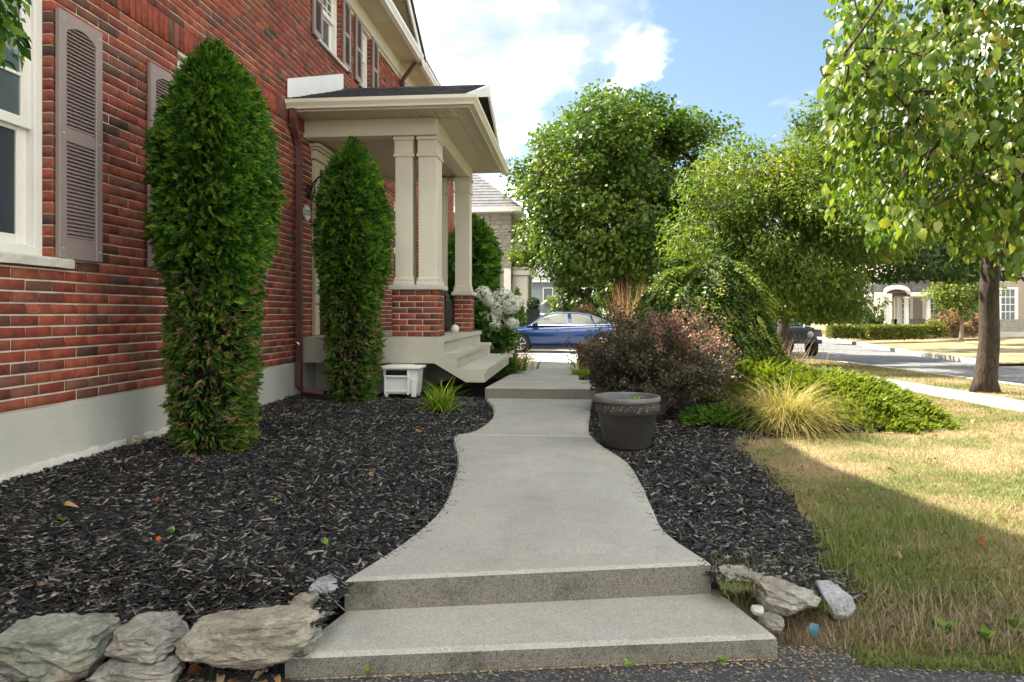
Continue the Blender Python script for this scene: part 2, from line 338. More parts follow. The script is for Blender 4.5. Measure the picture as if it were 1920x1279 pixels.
class MB:
    """collects simple shapes into one mesh"""
    def __init__(s): s.v = []; s.f = []
    def add(s, V, F):
        k = len(s.v); s.v.extend([tuple(map(float, p)) for p in V]); s.f.extend([tuple(int(i) + k for i in f) for f in F]); return s
    def box(s, x0, x1, y0, y1, z0, z1, b=0.0):
        if x1 < x0: x0, x1 = x1, x0
        if y1 < y0: y0, y1 = y1, y0
        if z1 < z0: z0, z1 = z1, z0
        if b <= 0:
            V = [(x, y, z) for x in (x0, x1) for y in (y0, y1) for z in (z0, z1)]
            return s.add(V, [(0, 1, 3, 2), (4, 6, 7, 5), (0, 4, 5, 1), (2, 3, 7, 6), (0, 2, 6, 4), (1, 5, 7, 3)])
        b = min(b, (x1 - x0) / 2.01, (y1 - y0) / 2.01, (z1 - z0) / 2.01)
        # chamfered box: 24 vertices
        V = []; ix = {}
        for i, x in ((0, x0), (1, x1)):
            for j, y in ((0, y0), (1, y1)):
                for k, z in ((0, z0), (1, z1)):
                    sx = 1 if i == 0 else -1; sy = 1 if j == 0 else -1; sz = 1 if k == 0 else -1
                    ix[(i, j, k, 'x')] = len(V); V.append((x, y + sy * b, z + sz * b))
                    ix[(i, j, k, 'y')] = len(V); V.append((x + sx * b, y, z + sz * b))
                    ix[(i, j, k, 'z')] = len(V); V.append((x + sx * b, y + sy * b, z))
        F = []
        for i in (0, 1):
            q = [ix[(i, 0, 0, 'x')], ix[(i, 1, 0, 'x')], ix[(i, 1, 1, 'x')], ix[(i, 0, 1, 'x')]]; F.append(q if i else q[::-1])
            q = [ix[(0, i, 0, 'y')], ix[(0, i, 1, 'y')], ix[(1, i, 1, 'y')], ix[(1, i, 0, 'y')]]; F.append(q if i else q[::-1])
            q = [ix[(0, 0, i, 'z')], ix[(1, 0, i, 'z')], ix[(1, 1, i, 'z')], ix[(0, 1, i, 'z')]]; F.append(q if i else q[::-1])
        for j in (0, 1):
            for k in (0, 1):
                q = [ix[(0, j, k, 'y')], ix[(1, j, k, 'y')], ix[(1, j, k, 'z')], ix[(0, j, k, 'z')]]; F.append(q if (j ^ k) else q[::-1])
                q = [ix[(j, 0, k, 'x')], ix[(j, 0, k, 'z')], ix[(j, 1, k, 'z')], ix[(j, 1, k, 'x')]]; F.append(q if not (j ^ k) else q[::-1])
                q = [ix[(j, k, 0, 'x')], ix[(j, k, 1, 'x')], ix[(j, k, 1, 'y')], ix[(j, k, 0, 'y')]]; F.append(q if not (j ^ k) else q[::-1])
        for i in (0, 1):
            for j in (0, 1):
                for k in (0, 1):
                    q = [ix[(i, j, k, 'x')], ix[(i, j, k, 'y')], ix[(i, j, k, 'z')]]
                    F.append(q if (i + j + k) % 2 else q[::-1])
        return s.add(V, F)
    def tube(s, P, rad, n=8, cap=True):
        P = [Vector(p) for p in P]
        if not hasattr(rad, '__len__'): rad = [rad] * len(P)
        V = []; F = []
        t0 = (P[1] - P[0]).normalized(); a = t0.orthogonal().normalized()
        for i, p in enumerate(P):
            t = (P[min(i + 1, len(P) - 1)] - P[max(i - 1, 0)])
            t = t.normalized() if t.length > 1e-9 else t0
            a = (a - t * a.dot(t)); a = a.normalized() if a.length > 1e-6 else t.orthogonal().normalized()
            bb = t.cross(a)
            for k in range(n):
                th = 2 * math.pi * k / n; V.append(p + (a * math.cos(th) + bb * math.sin(th)) * rad[i])
        for i in range(len(P) - 1):
            for k in range(n):
                F.append((i * n + k, i * n + (k + 1) % n, (i + 1) * n + (k + 1) % n, (i + 1) * n + k))
        if cap: F.append(tuple(range(n))[::-1]); F.append(tuple(range((len(P) - 1) * n, len(P) * n)))
        return s.add(V, F)
    def lathe(s, prof, c=(0, 0, 0), n=32, close=False):
        V = []; F = []
        for r, z in prof:
            for k in range(n):
                th = 2 * math.pi * k / n; V.append((c[0] + r * math.cos(th), c[1] + r * math.sin(th), c[2] + z))
        for i in range(len(prof) - 1):
            for k in range(n):
                F.append((i * n + k, i * n + (k + 1) % n, (i + 1) * n + (k + 1) % n, (i + 1) * n + k))
        return s.add(V, F)
    def prism(s, poly, axis, a, b):
        """poly of (p, q) extruded along an axis: x -> (y, z), y -> (x, z), z -> (x, y)"""
        n = len(poly)
        def pt(p, q, t): return {'x': (t, p, q), 'y': (p, t, q), 'z': (p, q, t)}[axis]
        V = [pt(p, q, a) for p, q in poly] + [pt(p, q, b) for p, q in poly]
        F = [(i, (i + 1) % n, n + (i + 1) % n, n + i) for i in range(n)] + [tuple(range(n))[::-1], tuple(range(n, 2 * n))]
        return s.add(V, F)
    def xf(s, mat):
        s.v = [tuple(mat @ Vector(p)) for p in s.v]; return s
    def mesh(s, name, smooth=False):
        me = bpy.data.meshes.new(name); me.from_pydata(s.v, [], s.f)
        import bmesh
        bm = bmesh.new(); bm.from_mesh(me); bmesh.ops.recalc_face_normals(bm, faces=bm.faces); bm.to_mesh(me); bm.free()
        if smooth: me.polygons.foreach_set('use_smooth', [True] * len(me.polygons))
        me.update(); return me
    def build(s, name, mat, parent=None, smooth=False):
        return link(name, s.mesh(name, smooth), mat, parent)
def tagm(o, **k): return tag(o, **k)

# ------------------------------------------------------------------ helpers: scatter
def norm(a): return a / np.maximum(np.linalg.norm(a, axis=-1, keepdims=True), 1e-9)
def frames(ydir, nhint):
    """rotation matrices whose columns are side, length direction, face normal"""
    y = norm(ydir); x = norm(np.cross(y, nhint)); z = np.cross(x, y)
    return np.stack([x, y, z], axis=-1)
def scatter(TV, TF, Rm, S, P):
    TV = np.asarray(TV, float); TF = np.asarray(TF, int); N = len(P)
    S = np.asarray(S, float)
    if S.ndim == 1: S = np.repeat(S[:, None], 3, 1)
    L = TV[None] * S[:, None, :]
    V = np.einsum('nij,nkj->nki', Rm, L) + P[:, None, :]
    F = TF[None] + (np.arange(N) * len(TV))[:, None, None]
    return V.reshape(-1, 3), F.reshape(-1, TF.shape[1])
def leaf_t(w=.32, fold=.10, droop=.16, tip=1.0):
    V = [(0, 0, 0), (-w * .8, .22, fold * .8), (0, .28, 0), (w * .8, .22, fold * .8), (-w, .48, fold - droop * .25), (0, .55, -droop * .35), (w, .48, fold - droop * .25),
         (-w * .55, .78, fold * .5 - droop * .7), (0, .8, -droop * .75), (w * .55, .78, fold * .5 - droop * .7), (0, tip, -droop * 1.25)]
    F = [(0, 2, 1), (0, 3, 2), (1, 2, 5), (1, 5, 4), (2, 3, 6), (2, 6, 5), (4, 5, 8), (4, 8, 7), (5, 6, 9), (5, 9, 8), (7, 8, 10), (8, 9, 10)]
    return np.array(V), np.array(F)
def leaf_s(w=.3, fold=.08, droop=.12):
    V = [(0, 0, 0), (-w, .45, fold), (0, .5, -droop * .3), (w, .45, fold), (0, 1, -droop)]
    return np.array(V), np.array([(0, 2, 1), (0, 3, 2), (1, 2, 4), (2, 3, 4)])
def maple_t():
    # a lobed blade
    pts = [(0, 0), (.52, .26), (.32, .42), (.44, .68), (0, 1.0), (-.44, .68), (-.32, .42), (-.52, .26)]
    V = [(0, .38, -.03)] + [(x, y, .10 * abs(x) - .12 * y * y) for x, y in pts]
    F = [(0, 1 + i, 1 + (i + 1) % 8) for i in range(8)]
    return np.array(V), np.array(F)
def fan_t():
    """a flat evergreen spray: one connected piece, pointed side fingers off a rachis"""
    ys = [0, .14, .28, .44, .60, .76, 1.0]; V = [(0, y, .03 * math.sin(5 * y)) for y in ys]; F = []
    for i, l in zip(range(6), (.40, .50, .48, .40, .30, .16)):
        for s_ in (-1, 1):
            k = len(V); y = ys[i]; V.append((s_ * l * .66, y + l * .80, .05 * math.sin(7 * y + s_))); F.append((i, i + 1, k))
            if i < 4: k2 = len(V); V.append((s_ * l * .46, y + l * .30, -.04)); F.append((i, k, k2))
    return np.array(V), np.array(F)
def blade_t(seg=3, w=.05, curve=.5):
    V = []; F = []
    for i in range(seg + 1):
        t = i / seg; ww = w * (1 - t ** 1.6) + .002
        y = math.sin(t * curve) / curve if curve > 1e-3 else t; z = (1 - math.cos(t * curve)) / curve if curve > 1e-3 else 0
        V += [(-ww, z, y), (ww, z, y)]
    for i in range(seg): F += [(2 * i, 2 * i + 1, 2 * i + 3), (2 * i, 2 * i + 3, 2 * i + 2)]
    return np.array(V), np.array(F)         # grows along +Z and leans to +Y
def shoot_t(n=8, l=.25):
    """needled shoot along +Y, one connected piece"""
    V = [(0, i / n, 0) for i in range(n + 1)]; F = []
    for i in range(n):
        for a in range(4):
            th = a * 1.57 + i * .7; k = len(V); s = 1 - .5 * (i / n) ** 2
            V.append((math.cos(th) * l * s, (i + 1.35) / n, math.sin(th) * l * s)); F.append((i, i + 1, k))
    return np.array(V), np.array(F)
def rdirs(n):
    a = rng.normal(size=(n, 3)); return norm(a)
def fbm(p, s=1.0):
    return mnoise.fractal(Vector(p) * s, .6, 2.0, 4)
def grot(n):
    """random turns about the vertical"""
    a = rng.uniform(0, 2 * math.pi, n); c, s_ = np.cos(a), np.sin(a); z = np.zeros(n); o = np.ones(n)
    return np.stack([np.stack([c, -s_, z], -1), np.stack([s_, c, z], -1), np.stack([z, z, o], -1)], 1)
def at(u, v, Y):
    """the point seen at photo pixel (u, v) on the upright plane Y"""
    a = (u - 960) / 1280; b = (589 - v) / 1280; c, s_ = math.cos(YAW), math.sin(YAW)
    x, y = a * c - s_, a * s_ + c; t = Y / y; return Vector((x * t, Y, CAMZ + b * t))
def px(p):
    c, s_ = math.cos(YAW), math.sin(YAW); d = p[1] * c - p[0] * s_
    return (960 + 1280 * (p[0] * c + p[1] * s_) / d, 589 - 1280 * (p[2] - CAMZ) / d, d)

# ------------------------------------------------------------------ ground heights
def lerp(t, a, b): return a + (b - a) * min(1, max(0, t))
def sstep(t): t = min(1, max(0, t)); return t * t * (3 - 2 * t)
def zs(Y): return -.10 + lerp((Y - 6) / 22, 0, -.42)
def piece(tab, Y):
    if Y <= tab[0][0]: return tab[0][1]
    for (a, p), (b_, q) in zip(tab, tab[1:]):
        if Y <= b_: return p + (q - p) * (Y - a) / (b_ - a)
    return tab[-1][1]
ROAD_N = [(-40, 7.15), (14, 7.15), (27, 7.25), (43, 9.0), (70, 14)]
ROAD_F = [(-40, 10.7), (19, 11.2), (30, 13.4), (43, 15.4), (70, 20)]
PATH_L = [(2.51, -.86), (2.92, -.74), (3.4, -.67), (3.94, -.70), (4.5, -.77), (5.04, -.89), (5.3, -.93), (5.53, -.80), (6.12, -.735), (6.65, -.79), (7.36, -.95)]
PATH_R = [(2.80, .55), (3.17, .42), (3.6, .40), (4.04, .39), (4.53, .35), (5.04, .21), (5.5, .13), (6.1, .14), (7.5, .21)]
def bed_edge(Y): return piece([(2.45, .98), (2.9, 1.06), (3.24, 1.14), (3.8, 1.22), (4.44, 1.22), (5.1, 1.15), (5.55, 1.35), (5.85, 2.0), (6.2, 3.0), (7.5, 3.7), (10.5, 3.6), (12, 2.6), (13, 1.2)], Y)
def ground_z(X, Y):
    z = zs(Y)
    if X > 4.2 and Y < 60: z -= .02 * sstep((X - 4.2) / 2)
    xf = piece(ROAD_F, Y)
    if X > xf: z = z + .0 + min(.27, .03 * (X - xf))
    if X < bed_edge(Y) and Y < 7: z -= .10 * sstep((bed_edge(Y) - X) / .14)
    if Y < 3.2 and X < 7: z -= .20 * sstep((3.05 - Y) / .6)
    z += .012 * fbm((X, Y, 0), 1.3)
    return z
def bed_z(X, Y):
    """mulch: level with the path edge, a little higher against the house"""
    pl = piece(PATH_L, Y); z0 = lerp((Y - 2.5) / 4.5, -.125, -.03)
    if X < pl:
        t = (pl - X) / (pl + 3.05); z = z0 + (0.0 - z0) * sstep(t * 1.2) - .015
        z -= .16 * sstep((2.62 - Y) / .35) * sstep((pl - X) / .15)
    else:
        z = z0 - .02 - .10 * sstep((X - .6) / .6) * sstep((3.2 - Y) / .8)
    return z + .016 * fbm((X, Y, 3), 2.6)
# ------------------------------------------------------------------ the ground
class Grid:
    """a height function sampled once, read for many points"""
    def __init__(s, fn, x0, x1, y0, y1, st):
        s.x0, s.y0, s.st = x0, y0, st; s.nx = int((x1 - x0) / st) + 2; s.ny = int((y1 - y0) / st) + 2
        s.a = np.array([[fn(x0 + i * st, y0 + j * st) for j in range(s.ny)] for i in range(s.nx)])
    def __call__(s, X, Y):
        fx = np.clip((X - s.x0) / s.st, 0, s.nx - 1.001); fy = np.clip((Y - s.y0) / s.st, 0, s.ny - 1.001)
        i = fx.astype(int); j = fy.astype(int); u = fx - i; v = fy - j; a = s.a
        return a[i, j] * (1 - u) * (1 - v) + a[i + 1, j] * u * (1 - v) + a[i, j + 1] * (1 - u) * v + a[i + 1, j + 1] * u * v
def strip(name, xa, xb, Ys, nx, zf, mat, edge=0.0, parent=None, kind='structure'):
    V = []; F = []
    for Y in Ys:
        a, b = xa(Y), xb(Y)
        for i in range(nx + 1):
            X = a + (b - a) * i / nx; V.append((X, Y, zf(X, Y) - (edge if i in (0, nx) else 0)))
    n = nx + 1
    for j in range(len(Ys) - 1):
        for i in range(nx): F.append((j * n + i, j * n + i + 1, (j + 1) * n + i + 1, (j + 1) * n + i))
    o = link(name, fast(name, np.array(V), np.array(F), True), mat, parent)
    if kind: o['kind'] = kind
    return o
def ar(a, b, st): return list(np.arange(a, b + st * .5, st))
def cat_curve(P, sub=5):
    out = []
    for i in range(len(P) - 1):
        p0 = P[max(i - 1, 0)]; p1 = P[i]; p2 = P[i + 1]; p3 = P[min(i + 2, len(P) - 1)]
        for k in range(sub):
            t = k / sub
            out.append(tuple(.5 * (2 * p1[d] + (p2[d] - p0[d]) * t + (2 * p0[d] - 5 * p1[d] + 4 * p2[d] - p3[d]) * t * t + (-p0[d] + 3 * p1[d] - 3 * p2[d] + p3[d]) * t ** 3) for d in (0, 1)))
    out.append(tuple(P[-1])); return out
ground = MB().box(-400, 900, -300, 1400, -3.0, -1.2).build('ground', 'lawn_ground'); ground['kind'] = 'structure'
# lawn in front of the house, the far lawns, the verge
sw0, sw1 = 4.66, 5.42
strip('lawn', lambda Y: bed_edge(Y) - .12 if Y > 3.05 else .5, lambda Y: sw0, ar(2.42, 13, .1), 36, ground_z, 'lawn_ground')
strip('lawn', lambda Y: -40, lambda Y: sw0, ar(13, 21, 1) + ar(22, 90, 4), 60, lambda X, Y: zs(Y) - .015, 'lawn_ground')
strip('grass_verge', lambda Y: sw1, lambda Y: piece(ROAD_N, Y) - .12, ar(1, 30, .5) + ar(31, 70, 2), 8, lambda X, Y: zs(Y) - .03 + .02 * fbm((X, Y, 0), .8), 'lawn_ground')
def road_z(Y): return zs(Y) - .16
strip('road', lambda Y: piece(ROAD_N, Y) - .05, lambda Y: piece(ROAD_F, Y) + .05, ar(-20, 70, 1), 8, lambda X, Y: road_z(Y), 'road_asphalt')
strip('lawn', lambda Y: piece(ROAD_F, Y) + .10, lambda Y: 75, ar(19.6, 90, 1.2), 70, lambda X, Y: ground_z(X, Y) - .075, 'lawn_ground')
strip('lawn', lambda Y: piece(ROAD_F, Y) + .10, lambda Y: 60, ar(-20, 14.4, 1.5), 50, lambda X, Y: ground_z(X, Y) - .04, 'lawn_ground')
strip('driveway_apron', lambda Y: piece(ROAD_F, Y) - .02, lambda Y: 60, ar(14, 20, .5), 30, lambda X, Y: road_z(Y) + .005 + max(0, (X - 12)) * .02, 'sidewalk_concrete')
strip('neighbour_driveway', lambda Y: -16, lambda Y: piece(ROAD_N, Y) + .02, ar(19, 28, .5), 10, lambda X, Y: zs(Y) + .012 - .13 * sstep((X - 5.5) / 2.0), 'sidewalk_concrete')
strip('driveway', lambda Y: -14, lambda Y: 12, [-10, 0, 1, 2.0, 2.3, 2.56], 20, lambda X, Y: -.30 + .006 * fbm((X, Y, 1), 2), 'driveway_asphalt')
strip('mulch_bed', lambda Y: -3.10, lambda Y: -.955 if Y < 2.63 else (piece(PATH_L, Y) + .12 if Y < 7.4 else -.78), ar(2.18, 13.4, .06), 40, lambda X, Y: bed_z(X, Y) if Y < 7.6 else bed_z(X, 7.6) + lerp((Y - 7.6) / 6, 0, -.18), 'mulch')
def bedr_z(X, Y): return bed_z(X, Y) - .06 * sstep((X - bed_edge(Y) + .12) / .12)
strip('mulch_bed', lambda Y: .585 if Y < 2.95 else piece(PATH_R, Y) - .12, lambda Y: bed_edge(Y) + .02, ar(2.70, 13.2, .06), 24, lambda X, Y: bedr_z(X, Y) if Y < 7.5 else zs(Y) + .03, 'mulch')

# curbs along the road
def curb(tab, side, Ys):
    mb = MB(); P = [(piece(tab, Y), Y) for Y in Ys]
    for (xa, ya), (xb, yb) in zip(P, P[1:]):
        za, zb = road_z(ya), road_z(yb); h = .15
        o = .15 * side
        V = [(xa, ya, za - .1), (xa, ya, za + h), (xa + o, ya, za + h), (xa + o, ya, za - .1), (xb, yb, zb - .1), (xb, yb, zb + h), (xb + o, yb, zb + h), (xb + o, yb, zb - .1)]
        mb.add(V, [(0, 1, 5, 4), (1, 2, 6, 5), (2, 3, 7, 6)])
    P0, P1 = P[0], P[-1]
    return mb
c = curb(ROAD_N, -1, ar(-20, 19, 1)).build('curb', 'curb_concrete'); c['kind'] = 'structure'
c = curb(ROAD_N, -1, ar(27, 70, 1)).build('curb', 'curb_concrete'); c['kind'] = 'structure'
c = curb(ROAD_F, 1, ar(20, 70, 1)).build('curb', 'curb_concrete'); c['kind'] = 'structure'
# slabs of concrete: sides, eased top edge and a top
def slab(name, outline, zf, depth, parent, ease=.012, riser=True):
    n = len(outline); P = [Vector((p[0], p[1], 0)) for p in outline]
    area = sum(P[i].x * P[(i + 1) % n].y - P[(i + 1) % n].x * P[i].y for i in range(n))
    if area < 0: P = P[::-1]
    ins = []
    for i in range(n):
        d1 = (P[i] - P[i - 1]).normalized(); d2 = (P[(i + 1) % n] - P[i]).normalized(); nn = Vector((-(d1.y + d2.y), d1.x + d2.x, 0))
        nn = nn.normalized() if nn.length > 1e-5 else Vector((-d1.y, d1.x, 0)); k = ease / max(.35, nn.dot(Vector((-d1.y, d1.x, 0)))); ins.append(P[i] + nn * k)
    V = [(p.x, p.y, zf(p.x, p.y) - depth) for p in P] + [(p.x, p.y, zf(p.x, p.y) - ease) for p in P]
    mid = [(p * .3 + q * .7) for p, q in zip(P, ins)]
    V += [(p.x, p.y, zf(p.x, p.y) - ease * .25) for p in mid] + [(p.x, p.y, zf(p.x, p.y)) for p in ins]
    F = []
    for r in range(3):
        for i in range(n): F.append((r * n + i, r * n + (i + 1) % n, (r + 1) * n + (i + 1) % n, (r + 1) * n + i))
    F.append(tuple(range(3 * n, 4 * n)))
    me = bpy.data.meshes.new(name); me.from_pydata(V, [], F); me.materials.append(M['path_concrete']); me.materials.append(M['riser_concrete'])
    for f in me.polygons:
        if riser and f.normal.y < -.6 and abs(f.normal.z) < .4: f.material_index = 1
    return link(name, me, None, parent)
def upper_z(X, Y): return lerp((Y - 7.4) / 8.5, .10, -.23)
def lower_z(X, Y): return lerp((Y - 2.5) / 4.9, -.10, -.02)
Lp = cat_curve([(x, y) for y, x in PATH_L], 5); Rp = cat_curve([(x, y) for y, x in PATH_R], 5)
path = thing('path', None, None, (0, 5, 0)); path['kind'] = 'structure'
JY = 5.36
lowL = [p for p in Lp if p[1] < JY - .004]; lowR = [p for p in Rp if p[1] < JY - .004]
hiL = [p for p in Lp if p[1] > JY + .012]; hiR = [p for p in Rp if p[1] > JY + .012]
def xl(pts, Y): return piece([(p[1], p[0]) for p in pts], Y)
slab('slab', lowR + [(xl(Rp, JY), JY - .004), (xl(Lp, JY), JY - .004)] + lowL[::-1], lower_z, .22, path)
slab('slab', [(xl(Rp, JY), JY + .008)] + hiR + [(.2, 7.6), (-.93, 7.6)] + hiL[::-1] + [(xl(Lp, JY), JY + .008)], lower_z, .22, path)
slab('step', [(-.945, 2.17), (.71, 2.46), (.57, 2.9), (-.84, 2.62)], lambda X, Y: -.222, .2, path, .014)
ys = [7.40, 8.9, 10.4, 11.9, 13.4, 15.0, 16.6, 19.1]
for i, (a, b) in enumerate(zip(ys, ys[1:])):
    xa = -.96 if a < 12 else -1.0
    xb = .24 if a < 8 else .08
    slab('slab', [(xa, a + .005), (xb, a + .005 + (.03 if not i else 0)), (xb, b - .005), (xa, b - .005)], upper_z, .22, path, .012, i == 0)
jm = MB().box(xl(Lp, JY) - .005, xl(Rp, JY) + .002, JY - .008, JY + .012, -.2, lower_z(0, JY) - .002).build('joint', 'sill_stone', path)
sidewalk = thing('sidewalk', None, None, (5.3, 9, 0)); sidewalk['kind'] = 'structure'
for k in range(-1, 13):
    a = 1.1 + k * 1.55
    slab('slab', [(sw0, a + .005), (sw1, a + .005), (sw1, a + 1.545), (sw0, a + 1.545)], lambda X, Y: zs(Y) + .006, .15, sidewalk, .008, False)

# mulch chips, grass, litter: nobody could count them
HB = Grid(lambda X, Y: bed_z(X, Y), -3.2, 1.8, 2.0, 7.7, .06)
HG = Grid(ground_z, .4, 7.5, 2.3, 14, .1)
chip = (np.array([(-.5, -1, 0), (.5, -.9, 0), (.35, 1, .08), (-.4, .85, .05), (-.5, -.9, .3), (.4, -1, .35), (.45, .85, .3), (-.3, 1, .38)]),
        np.array([(4, 5, 6, 7), (0, 1, 5, 4), (1, 2, 6, 5), (2, 3, 7, 6), (3, 0, 4, 7)]))
def chips(name, n, region, edge_hi=None):
    Y = 2.2 + (7.6 - 2.2) * rng.random(n * 3) ** 1.7; 
    if region == 'L':
        lx = np.array([piece(PATH_L, y) for y in np.arange(2, 8, .02)]); pl = lx[((Y - 2) / .02).astype(int)]
        X = -3.07 + (pl + .015 + 3.07) * rng.random(n * 3); ok = (Y < 7.55)
    else:
        px_ = np.array([piece(PATH_R, y) for y in np.arange(2, 8, .02)]); be = np.array([bed_edge(y) for y in np.arange(2, 8, .02)])
        i = ((Y - 2) / .02).astype(int); X = px_[i] - .01 + (be[i] - px_[i] + .12 * rng.random(n * 3)) * rng.random(n * 3); ok = (Y > 2.72) & (Y < 7.3)
    X, Y = X[ok][:n], Y[ok][:n]; n = len(X)
    ln = .006 + .019 * rng.random(n) ** 1.6; ln = np.where(rng.random(n) < .04, ln * 1.9, ln); w = .003 + .007 * rng.random(n) ** 1.5
    S = np.stack([w, ln, w * (.5 + .6 * rng.random(n))], -1) * 1.5
    az = rng.normal(0.45, 1.0, n) + np.where(rng.random(n) < .5, 0, math.pi); tilt = rng.normal(0, .28, n)
    yd = np.stack([np.cos(az) * np.cos(tilt), np.sin(az) * np.cos(tilt), np.sin(tilt)], -1)
    nh = np.stack([rng.normal(0, .35, n), rng.normal(0, .35, n), np.ones(n)], -1)
    P = np.stack([X, Y, HB(X, Y) + .003 + .012 * rng.random(n)], -1)
    V, F = scatter(chip[0], chip[1], frames(yd, nh), S, P)
    o = link(name, fast(name, V, F), 'mulch_chip'); tag(o, 'black shredded bark mulch chips covering the planting bed', 'mulch', kind='stuff')
chips('mulch_chips', 70000, 'L'); chips('mulch_chips', 18000, 'R')
# a few chips and crumbs strewn over the edges of the path
n = 420; Y = rng.uniform(2.7, 7.2, n); side = rng.random(n) < .6
X = np.where(side, [piece(PATH_L, y) for y in Y], [piece(PATH_R, y) for y in Y]) + np.where(side, 1, -1) * np.abs(rng.normal(.012, .03, n))
w = .002 + .004 * rng.random(n); az = rng.uniform(0, 6.28, n)
V, F = scatter(chip[0], chip[1], frames(np.stack([np.cos(az), np.sin(az), 0 * az], -1), np.tile([0, 0, 1.0], (n, 1))), np.stack([w, w * rng.uniform(1, 4, n), w * .6], -1), np.stack([X, Y, np.array([lower_z(0, y) for y in Y]) + .0005], -1))
tag(link('strewn_chips', fast('strewn_chips', V, F), 'mulch_chip'), 'loose mulch crumbs strewn over the edges of the path', 'mulch', kind='stuff')
def blades(name, X, Y, Z, h, w, mat, lean=.55, label='short patchy dry and green lawn grass', cat='grass', up=1.0, seg=2, curve=.7):
    n = len(X); T = blade_t(seg, .5, curve)
    az = rng.uniform(0, 2 * math.pi, n); tl = np.abs(rng.normal(0, lean, n))
    z = np.stack([np.cos(az) * np.sin(tl), np.sin(az) * np.sin(tl), np.cos(tl)], -1)          # growing direction
    y = np.stack([np.cos(az) * np.cos(tl), np.sin(az) * np.cos(tl), -np.sin(tl)], -1)
    Rm = np.stack([np.cross(y, z), y, z], -1)
    V, F = scatter(T[0], T[1], Rm, np.stack([w, h, h], -1), np.stack([X, Y, Z], -1))
    o = link(name, fast(name, V, F), mat); tag(o, label, cat, kind='stuff'); return o
def lawn_pts(n):
    u = rng.random(n * 2); a, b, e = 2.42, 13.0, 1.15      # more of them near the camera
    Y = (a ** -e + u * (b ** -e - a ** -e)) ** (-1 / e)
    be = np.array([bed_edge(y) if y > 2.6 else .9 for y in np.arange(2.4, 13.2, .02)])[((Y - 2.4) / .02).astype(int)]
    X = be - .02 + (sw0 + .02 - be) * rng.random(n * 2)
    ok = (X - .09 * Y) < Y * .82 + .2
    X, Y = X[ok][:n], Y[ok][:n]; return X, Y, HG(X, Y)
X, Y, Z = lawn_pts(250000)
clump = np.array([fbm((x, y, 5), 2.2) for x, y in zip(X[::50], Y[::50])])
blades('lawn_grass', X, Y, Z - .004, (.018 + .030 * rng.random(len(X)) ** 1.6) * (1 + .2 * (Y < 3.6)), (.0022 + .0008 * Y / 3) * (.8 + .8 * rng.random(len(X)) ** 2), 'grass_blade', .8)
n = 36000; X = rng.uniform(5.42, 7.0, n); Y = rng.uniform(5.5, 20, n)
blades('verge_grass', X, Y, np.array([zs(y) - .03 for y in Y]), .03 + .03 * rng.random(n), np.full(n, .007), 'grass_blade', .8, 'short dry grass on the verge beside the road')
# long dead grass hanging over the driveway edge and round the stones
n = 14000; X = .6 + 3.0 * rng.random(n) ** 1.5; Y = 2.50 + .16 * rng.random(n) + .18 * rng.random(n) ** 2
blades('dead_grass', X, Y, HG(X, Y) + .003, .05 + .07 * rng.random(n) ** 2, np.full(n, .0028), 'dead_straw', 1.15, 'matted dead grass along the edge of the driveway', 'dead grass')
n = 2600; X = rng.uniform(.56, 1.12, n); Y = rng.uniform(2.62, 2.98, n)
keep = rng.random(n) < .8
blades('dead_grass', X[keep], Y[keep], np.maximum(HG(X[keep], Y[keep]), np.array([bed_z(x, y) - .02 for x, y in zip(X[keep], Y[keep])])) + .004, .035 + .06 * rng.random(keep.sum()) ** 2, np.full(keep.sum(), .0026), 'grass_blade', .9, 'wispy dry grass tufts between the stones at the step', 'dead grass')
n = 1500; X = np.array([bed_edge(y) for y in np.linspace(2.7, 6, n)]) + rng.normal(.0, .05, n); Y = np.linspace(2.7, 6, n) + rng.normal(0, .05, n)
blades('bed_edge_grass', X, Y, HG(X, Y) + .01, .05 + .05 * rng.random(n), np.full(n, .003), 'grass_blade', .9, 'longer grass growing along the edge of the mulch bed')
# grit at the driveway edge
n = 2600; X = rng.uniform(-1.9, 3.4, n); Y = 2.46 + .2 * X / 1.65 * 0.9 - np.abs(rng.normal(0, .12, n)); Y = np.where(X < -.9, 2.14 - np.abs(rng.normal(0, .06, n)), np.minimum(Y, np.where(X < .71, 2.17 + (X + .94) * .176 - .01, 2.58)))
S = np.stack([.003 + .005 * rng.random(n)] * 3, -1) * np.array([1, 1, .6])
V, F = scatter(chip[0], chip[1], grot(n), S, np.stack([X, Y, np.full(n, -.298)], -1))
tag(link('driveway_grit', fast('driveway_grit', V, F), 'dead_straw'), 'loose grit and dry bits along the driveway edge', 'grit', kind='stuff')
# ------------------------------------------------------------------ the brick house
WX = -3.09
house = thing('brick_house', 'red brick two storey house with cream columned porch and louvred shutters', 'house', (WX, 7, 0))
HY0, HY1 = -2.0, 17.5
OPEN = [(2.55, 3.80, 1.24, 2.94), (5.10, 6.20, 1.24, 2.94), (8.0, 9.0, .63, 2.72), (8.13, 8.88, 4.25, 5.13), (9.70, 10.22, 4.25, 5.13), (11.6, 13.4, 1.2, 2.9)]
def wall_boxes(mb, y0, y1, z0, z1, x0, x1, inset):
    ycut = sorted({y0, y1, *[min(max(o[i] + (-inset if i == 0 else inset), y0), y1) for o in OPEN for i in (0, 1)]})
    for a, b in zip(ycut, ycut[1:]):
        if b - a < 1e-4: continue
        zz = [(z0, z1)]
        for o in OPEN:
            if o[0] - inset < (a + b) / 2 < o[1] + inset:
                nz = []
                for p, q in zz:
                    lo, hi = o[2] - inset, o[3] + inset
                    if hi <= p or lo >= q: nz.append((p, q)); continue
                    if lo > p: nz.append((p, lo))
                    if hi < q: nz.append((hi, q))
                zz = nz
        for p, q in zz: mb.box(x0, x1, a, b, p, q)
